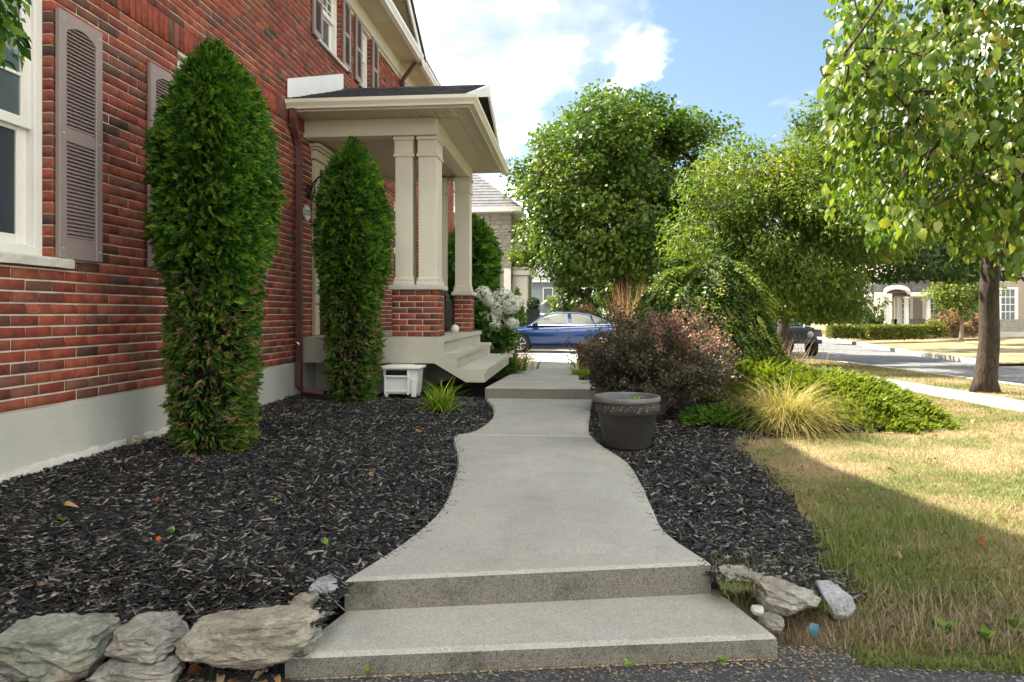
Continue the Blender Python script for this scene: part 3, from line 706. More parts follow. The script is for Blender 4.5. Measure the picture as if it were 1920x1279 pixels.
mb = MB(); wall_boxes(mb, HY0, HY1, .355, 5.40, WX - .26, WX - .008, .008)
mb.box(-11, WX - .27, HY0, HY0 + .2, -.5, 5.4).box(-11, WX - .27, HY1 - .2, HY1, -.5, 5.4).box(-11.2, -11, HY0, HY1, -.5, 5.4)
mb.build('wall', 'mortar', house)
MB().box(WX - .6, WX - .27, HY0 + .2, HY1 - .2, .4, 5.3).build('interior', 'dark_void', house)
MB().box(WX - .3, WX - .004, HY0, 7.56, -.6, .352, .006).box(WX - .3, WX - .004, 7.565, HY1, -.6, .352, .006).build('foundation', 'parging', house)
# crumbly footing where the parging meets the mulch
V = []; F = []
ysf = np.arange(2.4, 5.2, .035)
for i, y in enumerate(ysf):
    w = .035 + .03 * abs(fbm((y, 2, 0), 4)) + .02 * fbm((y, 5, 0), 14); z = .012 + .014 * fbm((y, 9, 0), 9)
    V += [(WX - .01, y, z + .028), (WX + w * .6, y, z + .012 + .006 * fbm((y, 3, 0), 30)), (WX + w, y, z - .06)]
for i in range(len(ysf) - 1):
    k = 3 * i; F += [(k, k + 1, k + 4, k + 3), (k + 1, k + 2, k + 5, k + 4)]
link('footing', fast('footing', np.array(V), np.array(F)), 'sill_stone', house)
# bricks
CH, BL, BH, BT = .067, .190, .057, .09
def brick_template(L, Hh, d=BT, c=.0028):
    V = []
    for x, i in ((-d, 0), (-c, 0), (0, c)):
        V += [(x, -L / 2 + i, -Hh / 2 + i), (x, L / 2 - i, -Hh / 2 + i), (x, L / 2 - i, Hh / 2 - i), (x, -L / 2 + i, Hh / 2 - i)]
    F = [(r * 4 + k, r * 4 + (k + 1) % 4, r * 4 + 4 + (k + 1) % 4, r * 4 + 4 + k) for r in (0, 1) for k in range(4)] + [(8, 9, 10, 11)]
    return np.array(V), np.array(F)
BTV, BTF = brick_template(BL, BH)
def brick_mesh(k):
    V = BTV.copy(); V[4:] += rng.normal(0, .0009, (8, 3)) * np.array([.6, 1, 1])
    me = fast('brick', V, BTF); me.materials.append(M['brick']); return me
BMESH = [brick_mesh(k) for k in range(6)]
rows = []       # (Y centre, Z centre, length, height, proud, standing)
def course(z, k):
    off = (.1 if k % 2 else 0) + .013
    segs = []
    y = HY0 + off - .2
    while y < HY1:
        a, b = y, y + BL; y += .2
        parts = [(a, b)]
        for o in OPEN:
            if o[2] - .02 < z < o[3] + .01:
                q = []
                for p0, p1 in parts:
                    if p1 <= o[0] or p0 >= o[1]:
                        if 0 < p0 - o[1] < .07: p0 = o[1]          # no slivers beside an opening
                        if 0 < o[0] - p1 < .07: p1 = o[0]
                        q.append((p0, p1)); continue
                    if p0 < o[0] and o[0] - p0 >= .06: q.append((p0, o[0]))
                    if p1 > o[1] and p1 - o[1] >= .06: q.append((o[1], p1))
                parts = q
        for p0, p1 in parts:
            p0, p1 = max(p0, HY0), min(p1, HY1)
            if p1 - p0 > .025: rows.append(((p0 + p1) / 2, z, p1 - p0, BH, 0, 0))
for k in range(39): course(.36 + CH * k + .005 + BH / 2, k)
ZS = .36 + 39 * CH
y = HY0
while y < HY1: rows.append((y + .0335, ZS + .1, .19, BH, .014, 1)); y += CH
for k in range(29): course(ZS + .207 + CH * k + BH / 2, k)
def psize(y, z, L, Hh):
    a = px((WX, y - L / 2, z)); b = px((WX, y + L / 2, z))
    if a[2] < .5 or b[0] < 0 or a[0] > 1920: return 0
    u, v = (a[0] + b[0]) / 2, (a[1] + b[1]) / 2
    if v < -10 or v > 1279 or (285 < u < 515 and 120 < v < 800): return 0
    if 2.5 < y < 3.8 and 1.2 < z < 3: return 0
    return (b[0] - a[0]) * Hh * 1280 / a[2]
rows.sort(key=lambda r: -psize(r[0], r[1], r[2], r[3]))
NB = 236
def brick_obj(parent, x, y, z, L, Hh, standing=0, face='x', inv=True):
    o = bpy.data.objects.new('brick', random.choice(BMESH)); COL.objects.link(o); adopt(o, parent)
    o.scale = (1, L / BL, Hh / BH)
    jx = random.gauss(0, .0012)
    if face == 'x': o.location = (x + jx, y, z); o.rotation_euler = (R(90) if standing else random.gauss(0, .003), 0, random.gauss(0, .003))
    else: o.location = (x, y + jx, z); o.rotation_euler = (0, 0, R(-90))
    return o
for y, z, L, Hh, pr, st in rows[:NB]: brick_obj(house, WX + pr, y, z, L, Hh, st)
rest = rows[NB:]
n = len(rest); P = np.array([(WX + r[4] + random.gauss(0, .0012), r[0], r[1]) for r in rest]); S = np.array([(1, r[2] / BL, r[3] / BH) for r in rest])
I = np.eye(3); Q = np.array([[1, 0, 0], [0, 0, -1], [0, 1, 0]]); Rm = np.array([Q if r[5] else I for r in rest], float)
V, F = scatter(BTV, BTF, Rm, S, P)
tag(link('brickwork', fast('brickwork', V, F), 'brick', house), kind='stuff')

# ---- windows
def window(y0, y1, z0, z1, rail, fw=.11, muntins=True, upper_small=False):
    x = WX - .07
    w = link('window', MB().box(x - .05, x + .012, y0, y0 + fw * .45, z0, z1, .004).box(x - .05, x + .012, y1 - fw * .45, y1, z0, z1, .004)
             .box(x - .05, x + .012, y0 + fw * .45, y1 - fw * .45, z1 - fw * .45, z1, .004).box(x - .05, x + .012, y0 + fw * .45, y1 - fw * .45, z0, z0 + fw * .45, .004).mesh('window'), 'white_paint', house)
    a, b, c, d = y0 + fw * .45, y1 - fw * .45, z0 + fw * .45, z1 - fw * .45; s = fw * .55
    def sash(za, zb, dx, glass):
        m_ = MB().box(x + dx - .03, x + dx, a, a + s, za, zb, .004).box(x + dx - .03, x + dx, b - s, b, za, zb, .004)
        m_.box(x + dx - .03, x + dx - .001, a + s, b - s, zb - s * .7, zb, .003).box(x + dx - .03, x + dx - .001, a + s, b - s, za, za + s * .8, .003)
        m_.build('sash', 'white_paint', w)
        MB().box(x + dx - .022, x + dx - .014, a + s, b - s, za + s * .8, zb - s * .7).build('pane', glass, w)
    sash(rail, d, -.006, 'window_glass'); sash(c, rail + s * .4, -.036, 'screen_glass')
    if muntins:
        m_ = MB()
        for f in (1 / 3, 2 / 3):
            m_.box(x - .0195, x - .0095, a + s, b - s, rail + (d - rail) * f - .009, rail + (d - rail) * f + .009)
            yy = a + s + (b - a - 2 * s) * f; m_.box(x - .0205, x - .0105, yy - .009, yy + .009, rail + s * .8, d - s * .7)
        m_.build('muntin', 'white_paint', w)
    return w
window(2.55, 3.80, 1.24, 2.94, 1.98, .135); window(5.10, 6.20, 1.24, 2.94, 1.98, .20)
window(8.13, 8.88, 4.25, 5.13, 4.72, .15); window(9.70, 10.22, 4.25, 5.13, 4.72, .13); window(11.6, 13.4, 1.2, 2.9, 2.0, .2)
def sill(y0, y1, z, t=.058, proud=.045):
    mb = MB(); n = 26; V = []; F = []
    for i in range(n + 1):
        y = y0 + (y1 - y0) * i / n; j = [.006 * fbm((y, k, z), 11) for k in range(4)]
        V += [(WX - .07, y, z - t), (WX + proud + j[0], y, z - t + j[1] * .4), (WX + proud + j[2], y, z - .012), (WX + proud - .012, y, z + j[3] * .15), (WX - .07, y, z + .004)]
    for i in range(n):
        for k in range(5): F.append((5 * i + k, 5 * i + (k + 1) % 5, 5 * i + 5 + (k + 1) % 5, 5 * i + 5 + k))
    F.append((0, 1, 2, 3, 4)); F.append(tuple(5 * n + k for k in (4, 3, 2, 1, 0)))
    mb.add(V, F); mb.build('sill', 'sill_stone', house)
sill(2.45, 3.93, 1.236); sill(5.0, 6.3, 1.236); sill(8.0, 9.04, 4.246, .05, .04); sill(9.6, 10.4, 4.246, .05, .04)
def shutter(y0, y1, z0, z1, near=True):
    x = WX + .006; t = .034; st = .055 * (y1 - y0) / .38 + .006; zm = z0 + (z1 - z0) * .505; rb = .13 * (z1 - z0) / 1.5; rt = .115 * (z1 - z0) / 1.5; rm = .085 * (z1 - z0) / 1.5
    s = MB().box(x, x + t, y0, y0 + st, z0, z1, .005).box(x, x + t, y1 - st, y1, z0, z1, .005)
    a, b = y0 + st, y1 - st
    s.box(x, x + t - .006, a, b, z0, z0 + rb, .003).box(x, x + t - .006, a, b, zm - rm / 2, zm + rm / 2, .003)
    k = 12; poly = [(a, z1)] + [(a + (b - a) * i / k, z1 - rt * (1 - .42 * math.sin(math.pi * i / k) ** .8)) for i in range(k + 1)] + [(b, z1)]
    s.prism(poly, 'x', x, x + t - .006)
    s.box(x, x + .006, a, b, z0, z1 - .01)
    sh = s.build('shutter', 'shutter_plastic', house)
    l = MB(); pit = .0228
    for za, zb in ((z0 + rb, zm - rm / 2), (zm + rm / 2, z1 - rt * .42)):
        n = int((zb - za) / pit)
        for i in range(n):
            z = za + (i + .12) * (zb - za) / n; h = (zb - za) / n
            l.prism([(x + .006, z + h * .86), (x + .024, z + h * .06), (x + .0275, z + h * .10), (x + .0275, z + h * .24), (x + .009, z + h * .98)], 'y', a, b) if False else l.add(
                [(x + .006, a, z + h * .9), (x + .0245, a, z), (x + .0265, a, z + h * .16), (x + .008, a, z + h), (x + .006, b, z + h * .9), (x + .0245, b, z), (x + .0265, b, z + h * .16), (x + .008, b, z + h)],
                [(0, 1, 5, 4), (1, 2, 6, 5), (2, 3, 7, 6)])
    tag(l.build('louvres', 'shutter_plastic', sh), kind='stuff')
    if near:
        for yy in (y0 + st * .5, y1 - st * .5):
            for zz in (z0 + .06, zm, z1 - .06):
                MB().lathe([(.009, 0), (.009, .002), (.006, .0045), (0, .005)], n=10).xf(Matrix.Translation((x + t, yy, zz)) @ Matrix.Rotation(R(90), 4, 'Y')).build('screw', 'screw_grey', sh)
shutter(3.815, 4.19, 1.235, 2.73); shutter(4.70, 5.09, 1.235, 2.73); shutter(6.22, 6.6, 1.235, 2.73, False)
shutter(7.84, 8.12, 4.22, 5.15, False); shutter(8.90, 9.18, 4.22, 5.15, False); shutter(9.42, 9.69, 4.22, 5.15, False); shutter(10.24, 10.52, 4.22, 5.15, False)

# ---- eaves and main roof
EX = WX + .34
MB().box(WX - .02, WX + .022, HY0, HY1, 5.165, 5.385).build('frieze', 'cream_paint', house)
for i, y in enumerate(np.arange(7.4, HY1, .32)):
    MB().box(WX + .022, EX, y, y + .316, 5.385 + .001 * (i % 2), 5.395, .002).build('soffit_panel', 'soffit_paint', house)
MB().box(WX + .022, EX, HY0, 7.39, 5.385, 5.395).build('soffit', 'soffit_paint', house)
GUT = [(0, 0), (.07, 0), (.078, .03), (.105, .075), (.105, .12), (.09, .12), (.09, .085), (.066, .045), (.06, .012), (.012, .012), (.012, .12), (0, .12)]
def gutter(y0, y1, x, z, nm='gutter', mat='white_metal', s=1.0): return MB().prism([(x + p * s, z + q * s) for p, q in GUT], 'y', y0, y1).build(nm, mat, house)
gutter(HY0 - .2, 11.95, EX, 5.375); gutter(12.0, HY1 + .2, EX, 5.33)
RZ = 5.50
MB().add([(EX + .10, HY0 - .3, RZ), (EX + .10, HY1 + .3, RZ), (-7.1, HY1 + .3, RZ + 3.1), (-7.1, HY0 - .3, RZ + 3.1), (EX + .10, HY0 - .3, RZ - .05), (EX + .10, HY1 + .3, RZ - .05), (-7.1, HY1 + .3, RZ + 3.05), (-7.1, HY0 - .3, RZ + 3.05)],
         [(0, 1, 2, 3), (7, 6, 5, 4), (0, 4, 5, 1), (1, 5, 6, 2), (3, 2, 6, 7), (0, 3, 7, 4)]).add(
    [(-7.1, HY0 - .3, RZ + 3.1), (-7.1, HY1 + .3, RZ + 3.1), (-11.4, HY1 + .3, RZ), (-11.4, HY0 - .3, RZ)], [(0, 1, 2, 3)]).build('roof', 'asphalt_shingle', house)
for yy in (HY0, HY1):
    MB().prism([(EX, 5.4), (-11.2, 5.4), (-7.1, RZ + 3.0)], 'y', yy - .05, yy + .05).build('gable_wall', 'beige_siding', house)
# unseen broad gable, added over the near wall to slant the roof's shadow edge
MB().prism([(-1.6, 5.49), (7.35, 5.49), (2.9, 7.05)], 'x', -7.0, EX + .10).build('added_shadow_gable', 'asphalt_shingle', house)
# small wall gable above the eave: raking soffit boards and a white barge board
gy, gz, sl = 10.62, 6.15, .58
for sgn in (1, -1):
    L = 1.36
    for i in range(9):
        a, b = i / 9, (i + .965) / 9
        P = [(gy + sgn * L * t, gz - sl * L * t) for t in (a, b)]
        MB().add([(WX - .1, P[0][0], P[0][1]), (EX + .06, P[0][0], P[0][1]), (EX + .06, P[1][0], P[1][1]), (WX - .1, P[1][0], P[1][1])] + [(q[0], q[1], q[2] + .02) for q in
                 [(WX - .1, P[0][0], P[0][1]), (EX + .06, P[0][0], P[0][1]), (EX + .06, P[1][0], P[1][1]), (WX - .1, P[1][0], P[1][1])]],
                 [(0, 1, 2, 3), (4, 5, 6, 7), (0, 4, 5, 1), (1, 5, 6, 2), (2, 6, 7, 3), (3, 7, 4, 0)]).build('soffit_panel', 'soffit_paint', house)
    MB().prism([(gy, gz - .06), (gy, gz + .10), (gy + sgn * L * 1.03, gz + .10 - sl * L * 1.03), (gy + sgn * L * 1.03, gz - .06 - sl * L * 1.03)], 'x', EX + .062, EX + .09).build('barge_board', 'white_metal', house)
    MB().prism([(gy, gz + .105), (gy, gz + .16), (gy + sgn * L * 1.06, gz + .16 - sl * L * 1.06), (gy + sgn * L * 1.06, gz + .105 - sl * L * 1.06)], 'x', WX - 2.2, EX + .12).build('gable_roof', 'asphalt_shingle', house)
MB().prism([(gy - 1.3, gz - .75), (gy + 1.3, gz - .75), (gy, gz)], 'x', WX - .2, WX - .1).build('gable_wall', 'beige_siding', house)

# ---- downspouts
def downspout(pts, w, d, label=None):
    P = [Vector(p) for p in pts]; mb = MB(); V = []; F = []
    for i, p in enumerate(P):
        t = (P[min(i + 1, len(P) - 1)] - P[max(i - 1, 0)]).normalized(); sx = Vector((1, 0, 0)) - t * t.x; sx = sx.normalized() if sx.length > .3 else Vector((0, 0, 1)); sy = t.cross(sx)
        V += [p + sx * d / 2 + sy * w / 2, p - sx * d / 2 + sy * w / 2, p - sx * d / 2 - sy * w / 2, p + sx * d / 2 - sy * w / 2]
    for i in range(len(P) - 1):
        for k in range(4): F.append((4 * i + k, 4 * i + (k + 1) % 4, 4 * i + 4 + (k + 1) % 4, 4 * i + 4 + k))
    mb.add(V, F); o = mb.build('downspout', 'bronze_metal', house); return o
ds = downspout([(WX + .075, 7.13, 3.12), (WX + .075, 7.135, 3.03), (WX + .06, 7.20, 2.94), (WX + .05, 7.31, 2.85), (WX + .05, 7.355, 2.77), (WX + .05, 7.36, 2.6), (WX + .05, 7.36, .10), (WX + .10, 7.37, .04), (WX + .3, 7.44, .02)], .062, .06)
for z in (.8, 1.7, 2.55): MB().box(WX, WX + .092, 7.32, 7.40, z, z + .022).build('strap', 'bronze_metal', ds)
downspout([(WX + .30, 11.9, 5.36), (WX + .05, 12.0, 5.1), (WX + .05, 12.0, 3.9)], .075, .06)

# ---- porch: slab, steps, piers, columns, beam, roof
PY0, PY1, PX = 7.58, 10.62, -1.45          # sides and front of the slab
SZ = .64
n1 = [(WX + .0, SZ), (PX + .02, SZ), (PX + .02, SZ - .055), (PX - .01, SZ - .06), (PX - .01, .455), (-1.13, .455), (-1.13, .405), (-1.15, .395), (-1.15, .285), (-.975, .285), (-.965, .235), (-.99, .225), (-.985, .14), (-1.17, .14), (-1.55, .345), (WX + .0, .345)]
n1 = [(WX, SZ), (PX + .02, SZ), (PX + .02, SZ - .05), (PX - .005, SZ - .06), (PX - .005, .458), (-1.275, .458), (-1.275, .41), (-1.30, .40), (-1.30, .282), (-.965, .282), (-.965, .232), (-.99, .222), (-.99, .135), (-1.20, .135), (-1.56, .345), (WX, .345)]
ps = MB(); 
ps.prism(n1, 'y', PY0, PY1); ps.build('porch_slab', 'porch_concrete', house)
MB().box(WX - .05, -1.9, PY0 + .42, PY1 - .2, -.3, .344).build('porch_footing', 'parging', house)
def pier(x0, x1, y0, y1, nx, ny, z0, rowsn, cap=True):
    h = rowsn * CH
    p = MB().box(x0 + .008, x1 - .008, y0 + .008, y1 - .008, z0, z0 + h).build('pier', 'mortar', house)
    for k in range(rowsn):
        z = z0 + k * CH + .005 + BH / 2
        for (u0, u1, n, f) in ((x0, x1, nx, 'y'), (y0, y1, ny, 'x')):
            w = (u1 - u0) / n; offs = 0 if (k % 2 == (0 if f == 'y' else 1)) else .5
            cuts = [u0] + [u0 + w * (i + offs) for i in range(0 if offs else 1, n)] + [u1]
            for a, b in zip(cuts, cuts[1:]):
                if b - a < .02: continue
                if f == 'y': brick_obj(p, (a + b) / 2, y0, z, b - a - .009, BH, face='y')
                else: brick_obj(p, x1, (a + b) / 2, z, b - a - .009, BH)
    mb = MB().box(x0 - .035, x1 + .035, y0 - .035, y1 + .035, z0 + h + .002, z0 + h + .05, .006)
    mb.box(x0 - .02, x1 + .02, y0 - .02, y1 + .02, z0 + h + .051, z0 + h + .058); mb.build('cap', 'sill_stone', p)
    return z0 + h + .058
# the near pier has fifteen bricks a course pair on two faces; the far one is slimmer
zc = pier(-2.06, -1.525, 7.62, 8.02, 3, 2, SZ, 8); pier(-1.76, -1.51, 9.98, 10.36, 1, 2, SZ, 8)
BZ0, BZ1 = 2.93, 3.125
def column(x0, x1, y0, y1, zb):
    c = MB().box(x0, x1, y0, y1, zb, BZ0 - .002, .004)
    o = c.build('column', 'cream_paint', house); e = .012
    b = MB().box(x0 - .02, x1 + .02, y0 - .02, y1 + .02, zb + .001, zb + .045, .004).box(x0 - e, x1 + e, y0 - e, y1 + e, zb + .046, zb + .085, .006); b.build('base', 'cream_paint', o)
    t = MB().box(x0 - .022, x1 + .022, y0 - .022, y1 + .022, BZ0 - .045, BZ0 - .003, .004).box(x0 - .02, x1 + .02, y0 - .02, y1 + .02, BZ0 - .235, BZ0 - .20, .006).box(x0 - .008, x1 + .008, y0 - .008, y1 + .008, BZ0 - .199, BZ0 - .046, .003)
    t.build('capital', 'cream_paint', o); return o
column(-2.03, -1.83, 7.66, 7.86, zc); column(-1.76, -1.55, 7.66, 7.98, zc); column(-1.75, -1.53, 10.02, 10.24, zc); column(-2.1, -1.9, 10.04, 10.24, SZ)
MB().box(WX + .0, -1.54, 7.60, 7.78, BZ0, BZ1, .004).box(-1.72, -1.54, 7.785, 10.36, BZ0, BZ1, .004).box(WX, -1.725, 10.18, 10.36, BZ0, BZ1, .004).build('beam', 'cream_paint', house)
MB().box(WX, -1.725, 7.785, 10.175, BZ0 + .03, BZ0 + .06).build('porch_ceiling', 'soffit_paint', house)
# boarded soffit under the near eave
EY, FX = 7.19, -1.12
yb = EY; xs_ = np.arange(WX + .01, FX - .2, .098)
for i, x in enumerate(xs_):
    x1 = min(x + .0935, -1.3)
    if x1 - x < .03: continue
    MB().prism([(x, BZ1 + .002), (x1 - .020, BZ1 + .002), (x1 - .012, BZ1 + .014), (x1, BZ1 + .016), (x1, BZ1 + .03), (x, BZ1 + .03)], 'y', EY + .005, 7.66).build('soffit_board', 'soffit_paint', house)
MB().box(-1.295, FX, EY + .005, 10.72, BZ1 + .004, BZ1 + .02).box(-1.7, -1.30, 7.69, 10.72, BZ1 + .0035, BZ1 + .018).box(WX, -1.71, 10.3, 10.72, BZ1 + .0035, BZ1 + .018).build('soffit', 'soffit_paint', house)
# fascia and gutter round the porch
MB().box(WX + .005, FX - .001, EY - .018, EY + .004, BZ1 - .028, BZ1 + .10, .003).box(FX, FX + .018, EY - .018, 10.73, BZ1 - .028, BZ1 + .10, .003).build('fascia', 'cream_paint', house)
g = MB()
for (p, q) in zip(GUT, GUT[1:] + GUT[:1]):
    a0, b0 = p; a1, b1 = q; zb = BZ1 - .012; s = .82
    y0a, y1a = EY - .019 - a0 * s, EY - .019 - a1 * s; x0a, x1a = FX + .019 + a0 * s, FX + .019 + a1 * s
    g.add([(WX + .004, y0a, zb + b0 * s), (x0a, y0a, zb + b0 * s), (x1a, y1a, zb + b1 * s), (WX + .004, y1a, zb + b1 * s)], [(0, 1, 2, 3)])
    g.add([(x0a, y0a, zb + b0 * s), (x0a, 10.78, zb + b0 * s), (x1a, 10.78, zb + b1 * s), (x1a, y1a, zb + b1 * s)], [(0, 1, 2, 3)])
g.build('gutter', 'cream_paint', house)
# porch roof: two slopes with lapped shingle courses, gable to the street
ry, rz0, rz1 = 8.92, BZ1 + .092, 3.90
EY1 = 10.76; RX = FX - .02
def slope_pt(t, far): 
    y = (EY - .07) + (ry - EY + .07) * t if not far else EY1 + .05 + (ry - EY1 - .05) * t
    return y, rz0 + (rz1 - rz0) * t
deck = MB()
for far in (0, 1):
    (ya, za), (yb_, zb) = slope_pt(0, far), slope_pt(1, far)
    deck.add([(WX, ya, za), (RX, ya, za), (RX, yb_, zb), (WX, yb_, zb), (WX, ya, za - .03), (RX, ya, za - .03), (RX, yb_, zb - .03), (WX, yb_, zb - .03)], [(0, 1, 2, 3), (4, 5, 6, 7), (0, 1, 5, 4), (1, 2, 6, 5)])
roof = deck.build('porch_roof', 'asphalt_shingle', house)
sh = MB(); ncs = 14
for far in (0, 1):
    for k in range(ncs):
        t0, t1 = k / ncs - .004, (k + 1.15) / ncs
        if k == ncs - 1: t1 = 1.0
        (ya, za), (yb_, zb) = slope_pt(t0, far), slope_pt(min(t1, 1), far)
        x = WX + .01 - random.random() * .2
        while x < RX - .01:
            w = random.uniform(.12, .26); a, b = max(x, WX + .005), min(x + w - .004, RX + .015); x += w
            if b - a < .02: continue
            th = .010 + random.random() * .009; dy = random.uniform(-.012, .008)
            sh.add([(a, ya + dy, za + .002), (b, ya + dy, za + .002), (b, yb_, zb + .003), (a, yb_, zb + .003), (a, ya + dy, za + th), (b, ya + dy, za + th), (b, yb_, zb + .007), (a, yb_, zb + .007)],
                   [(4, 5, 6, 7), (0, 1, 5, 4), (0, 4, 7, 3), (1, 2, 6, 5)])
for k in range(11):
    x = WX + .02 + k * .18; sh.prism([(ry - .12, rz1 - .036), (ry, rz1 + .026), (ry + .12, rz1 - .036), (ry + .12, rz1 - .05), (ry, rz1 + .010), (ry - .12, rz1 - .05)], 'x', x, min(x + .2, RX + .01))
tag(sh.build('shingles', 'asphalt_shingle', roof), kind='stuff')
for far in (0, 1):
    (ya, za), (yb_, zb) = slope_pt(0, far), slope_pt(1, far)
    MB().prism([(ya, za + .012), (yb_, zb + .012), (yb_, zb - .14), (ya, za - .035)], 'x', RX + .016, RX + .04).build('barge_board', 'white_metal', house)
MB().prism([(EY - .02, rz0 - .01), (EY1 + .02, rz0 - .01), (ry, rz1 - .05)], 'x', RX - .32, RX - .28).build('pediment', 'beige_siding', house)
# white step flashing on the wall above the porch roof
for k in range(2):
    t0, t1 = k / 2, (k + 1) / 2 + .01
    (ya, za), (yb_, zb) = slope_pt(t0, 0), slope_pt(min(1, t1), 0)
    MB().prism([(ya, za + .01), (yb_, zb + .01), (yb_, zb + .225), (ya, za + .225)], 'x', WX + .016 - .002 * k, WX + .02 - .002 * k).build('flashing', 'white_metal', house)

# ---- front door behind the cedar
door = MB().box(WX - .10, WX - .06, 8.06, 8.94, .65, 2.66, .004).build('door', 'black_plastic', house)
MB().box(WX - .059, WX - .05, 8.2, 8.8, 1.5, 2.5).build('pane', 'window_glass', door)
MB().lathe([(0, 0), (.02, .01), (.03, .04), (.02, .06), (0, .07)], n=14).xf(Matrix.Translation((WX - .06, 8.85, 1.6)) @ Matrix.Rotation(R(90), 4, 'Y')).build('knob', 'brass', door)
tr = MB().box(WX - .08, WX + .045, 7.86, 7.995, .645, 2.73, .006).box(WX - .08, WX + .045, 9.005, 9.14, .645, 2.73, .006).box(WX - .06, WX + .03, 8.0, 9.0, 2.66, 2.735, .004)
tr.box(WX - .02, WX + .06, 7.83, 9.17, 2.74, 2.84, .006).box(WX - .02, WX + .09, 7.80, 9.20, 2.842, 2.87, .006).box(WX - .02, WX + .13, 7.77, 9.23, 2.872, 2.91, .01)
tr.build('door_surround', 'soffit_paint', house)
# a black covered barbecue on the porch
bq = thing('barbecue', 'black covered barbecue standing between the far porch columns', 'barbecue', (-1.98, 9.85, SZ))
MB().box(-2.2, -1.76, 9.6, 9.95, SZ + .01, SZ + .50, .05).build('cover', 'black_plastic', bq); MB().prism([(-2.16, SZ + .50), (-1.8, SZ + .50), (-1.86, SZ + .62), (-2.08, SZ + .62)], 'y', 9.62, 9.93).build('hood', 'black_plastic', bq)
tag(MB().lathe([(0, 0), (.045, .006), (.06, .05), (.05, .09), (.02, .11), (0, .115)], (-1.66, 9.5, SZ), 16).build('garden_ornament', 'white_paint', None, True), 'small round white ornament on the porch floor by the far pier', 'ornament')

# ---- lamp, house number, tap
lamp = thing('wall_lantern', 'black scrolled iron lantern hanging beside the front door surround', 'lantern', (WX, 7.74, 2.3))
MB().lathe([(0, .0), (.055, .004), (.06, .012), (.03, .03), (0, .034)], n=18).xf(Matrix.Translation((WX + .001, 7.74, 2.33)) @ Matrix.Rotation(R(90), 4, 'Y') @ Matrix.Scale(1.6, 4, (1, 0, 0))).build('back_plate', 'black_iron', lamp, True)
arm = [(WX + .03, 7.74, 2.33), (WX + .06, 7.74, 2.43), (WX + .13, 7.74, 2.5), (WX + .21, 7.74, 2.51), (WX + .26, 7.74, 2.47)]
MB().tube(arm, .011, 8).build('arm', 'black_iron', lamp, True)
sc = [(WX + .03, 7.74, 2.28), (WX + .08, 7.74, 2.32), (WX + .10, 7.74, 2.40)] + [(WX + .09 + .03 * math.cos(t), 7.74, 2.24 + .03 * math.sin(t)) for t in np.linspace(2.2, 7.2, 12)]
MB().tube([(WX + .12, 7.74, 2.49), (WX + .075, 7.74, 2.40), (WX + .085, 7.74, 2.34), (WX + .05, 7.74, 2.27)] + [(WX + .085 + .032 * math.cos(t), 7.74, 2.24 + .03 * math.sin(t)) for t in np.linspace(2.8, 6.9, 12)], .0065, 6).build('scroll', 'black_iron', lamp, True)
lc = (WX + .26, 7.74, 2.16)
MB().lathe([(0, .30), (.012, .30), (.02, .26), (.05, .25), (.085, .19), (.088, .17), (.06, .17)], lc, 6).build('lamp_roof', 'black_iron', lamp)
MB().lathe([(.05, .02), (.066, .168)], lc, 6).build('lamp_glass', 'frosted_glass', lamp)
cg = MB()
for k in range(6):
    th = k * math.pi / 3; cg.tube([(lc[0] + .052 * math.cos(th), lc[1] + .052 * math.sin(th), lc[2] + .02), (lc[0] + .068 * math.cos(th), lc[1] + .068 * math.sin(th), lc[2] + .17)], .005, 4)
cg.lathe([(0, -.03), (.012, -.02), (.03, .0), (.055, .012), (.055, .022), (0, .022)], lc, 6).build('lamp_cage', 'black_iron', lamp)
plq = thing('house_number_plaque', 'white oval house number plaque on the brick beside the downspout', 'plaque', (WX, 7.69, 2.07))
def oval(rx, rz, x0, x1, nm, mt):
    return MB().lathe([(0, 0), (1, 0), (1, x1 - x0 - .004), (.94, x1 - x0), (0, x1 - x0)], n=36).xf(Matrix.Translation((x0, 7.69, 2.075)) @ Matrix(((0, 0, 1, 0), (rx, 0, 0, 0), (0, rz, 0, 0), (0, 0, 0, 1)))).build(nm, mt, plq)
oval(.105, .092, WX + .002, WX + .016, 'plate', 'plaque_white')
V = []; F = []
for k in range(48):
    th = 2 * math.pi * k / 48
    for s in (1.0, .94): V.append((WX + .0172, 7.69 + .104 * s * math.cos(th), 2.075 + .080 * s * math.sin(th)))
for k in range(48): F.append((2 * k, 2 * k + 1, (2 * k + 3) % 96, (2 * k + 2) % 96))
link('border', fast('border', np.array(V), np.array(F)), 'ink', plq)
def text(s, size, loc, rot, mat, parent, nm='numerals', ext=.001):
    cu = bpy.data.curves.new(nm + '_text', 'FONT'); cu.body = s; cu.size = size; cu.extrude = ext; cu.align_x = 'CENTER'; cu.align_y = 'CENTER'
    t_ = bpy.data.objects.new(nm + '_text', cu); COL.objects.link(t_); me = bpy.data.meshes.new_from_object(t_.evaluated_get(bpy.context.evaluated_depsgraph_get()))
    bpy.data.objects.remove(t_); o = bpy.data.objects.new(nm, me); COL.objects.link(o); me.materials.clear(); me.materials.append(M[mat])
    if parent: adopt(o, parent)
    o.location = loc; o.rotation_euler = rot; return o
text('2707', .095, (WX + .0185, 7.69, 2.072), (R(90), 0, R(90)), 'ink', plq)
tap = thing('garden_tap', 'small metal garden tap on the brick wall beside the downspout', 'tap', (WX, 7.2, .6))
MB().tube([(WX, 7.22, .60), (WX + .07, 7.22, .60), (WX + .10, 7.22, .575), (WX + .105, 7.22, .545)], .011, 8).build('spout', 'chrome', tap, True)
MB().lathe([(.026, 0), (.026, .008), (.008, .012), (.008, .03)], n=12).xf(Matrix.Translation((WX + .065, 7.22, .605))).build('wheel_handle', 'red_lens', tap)
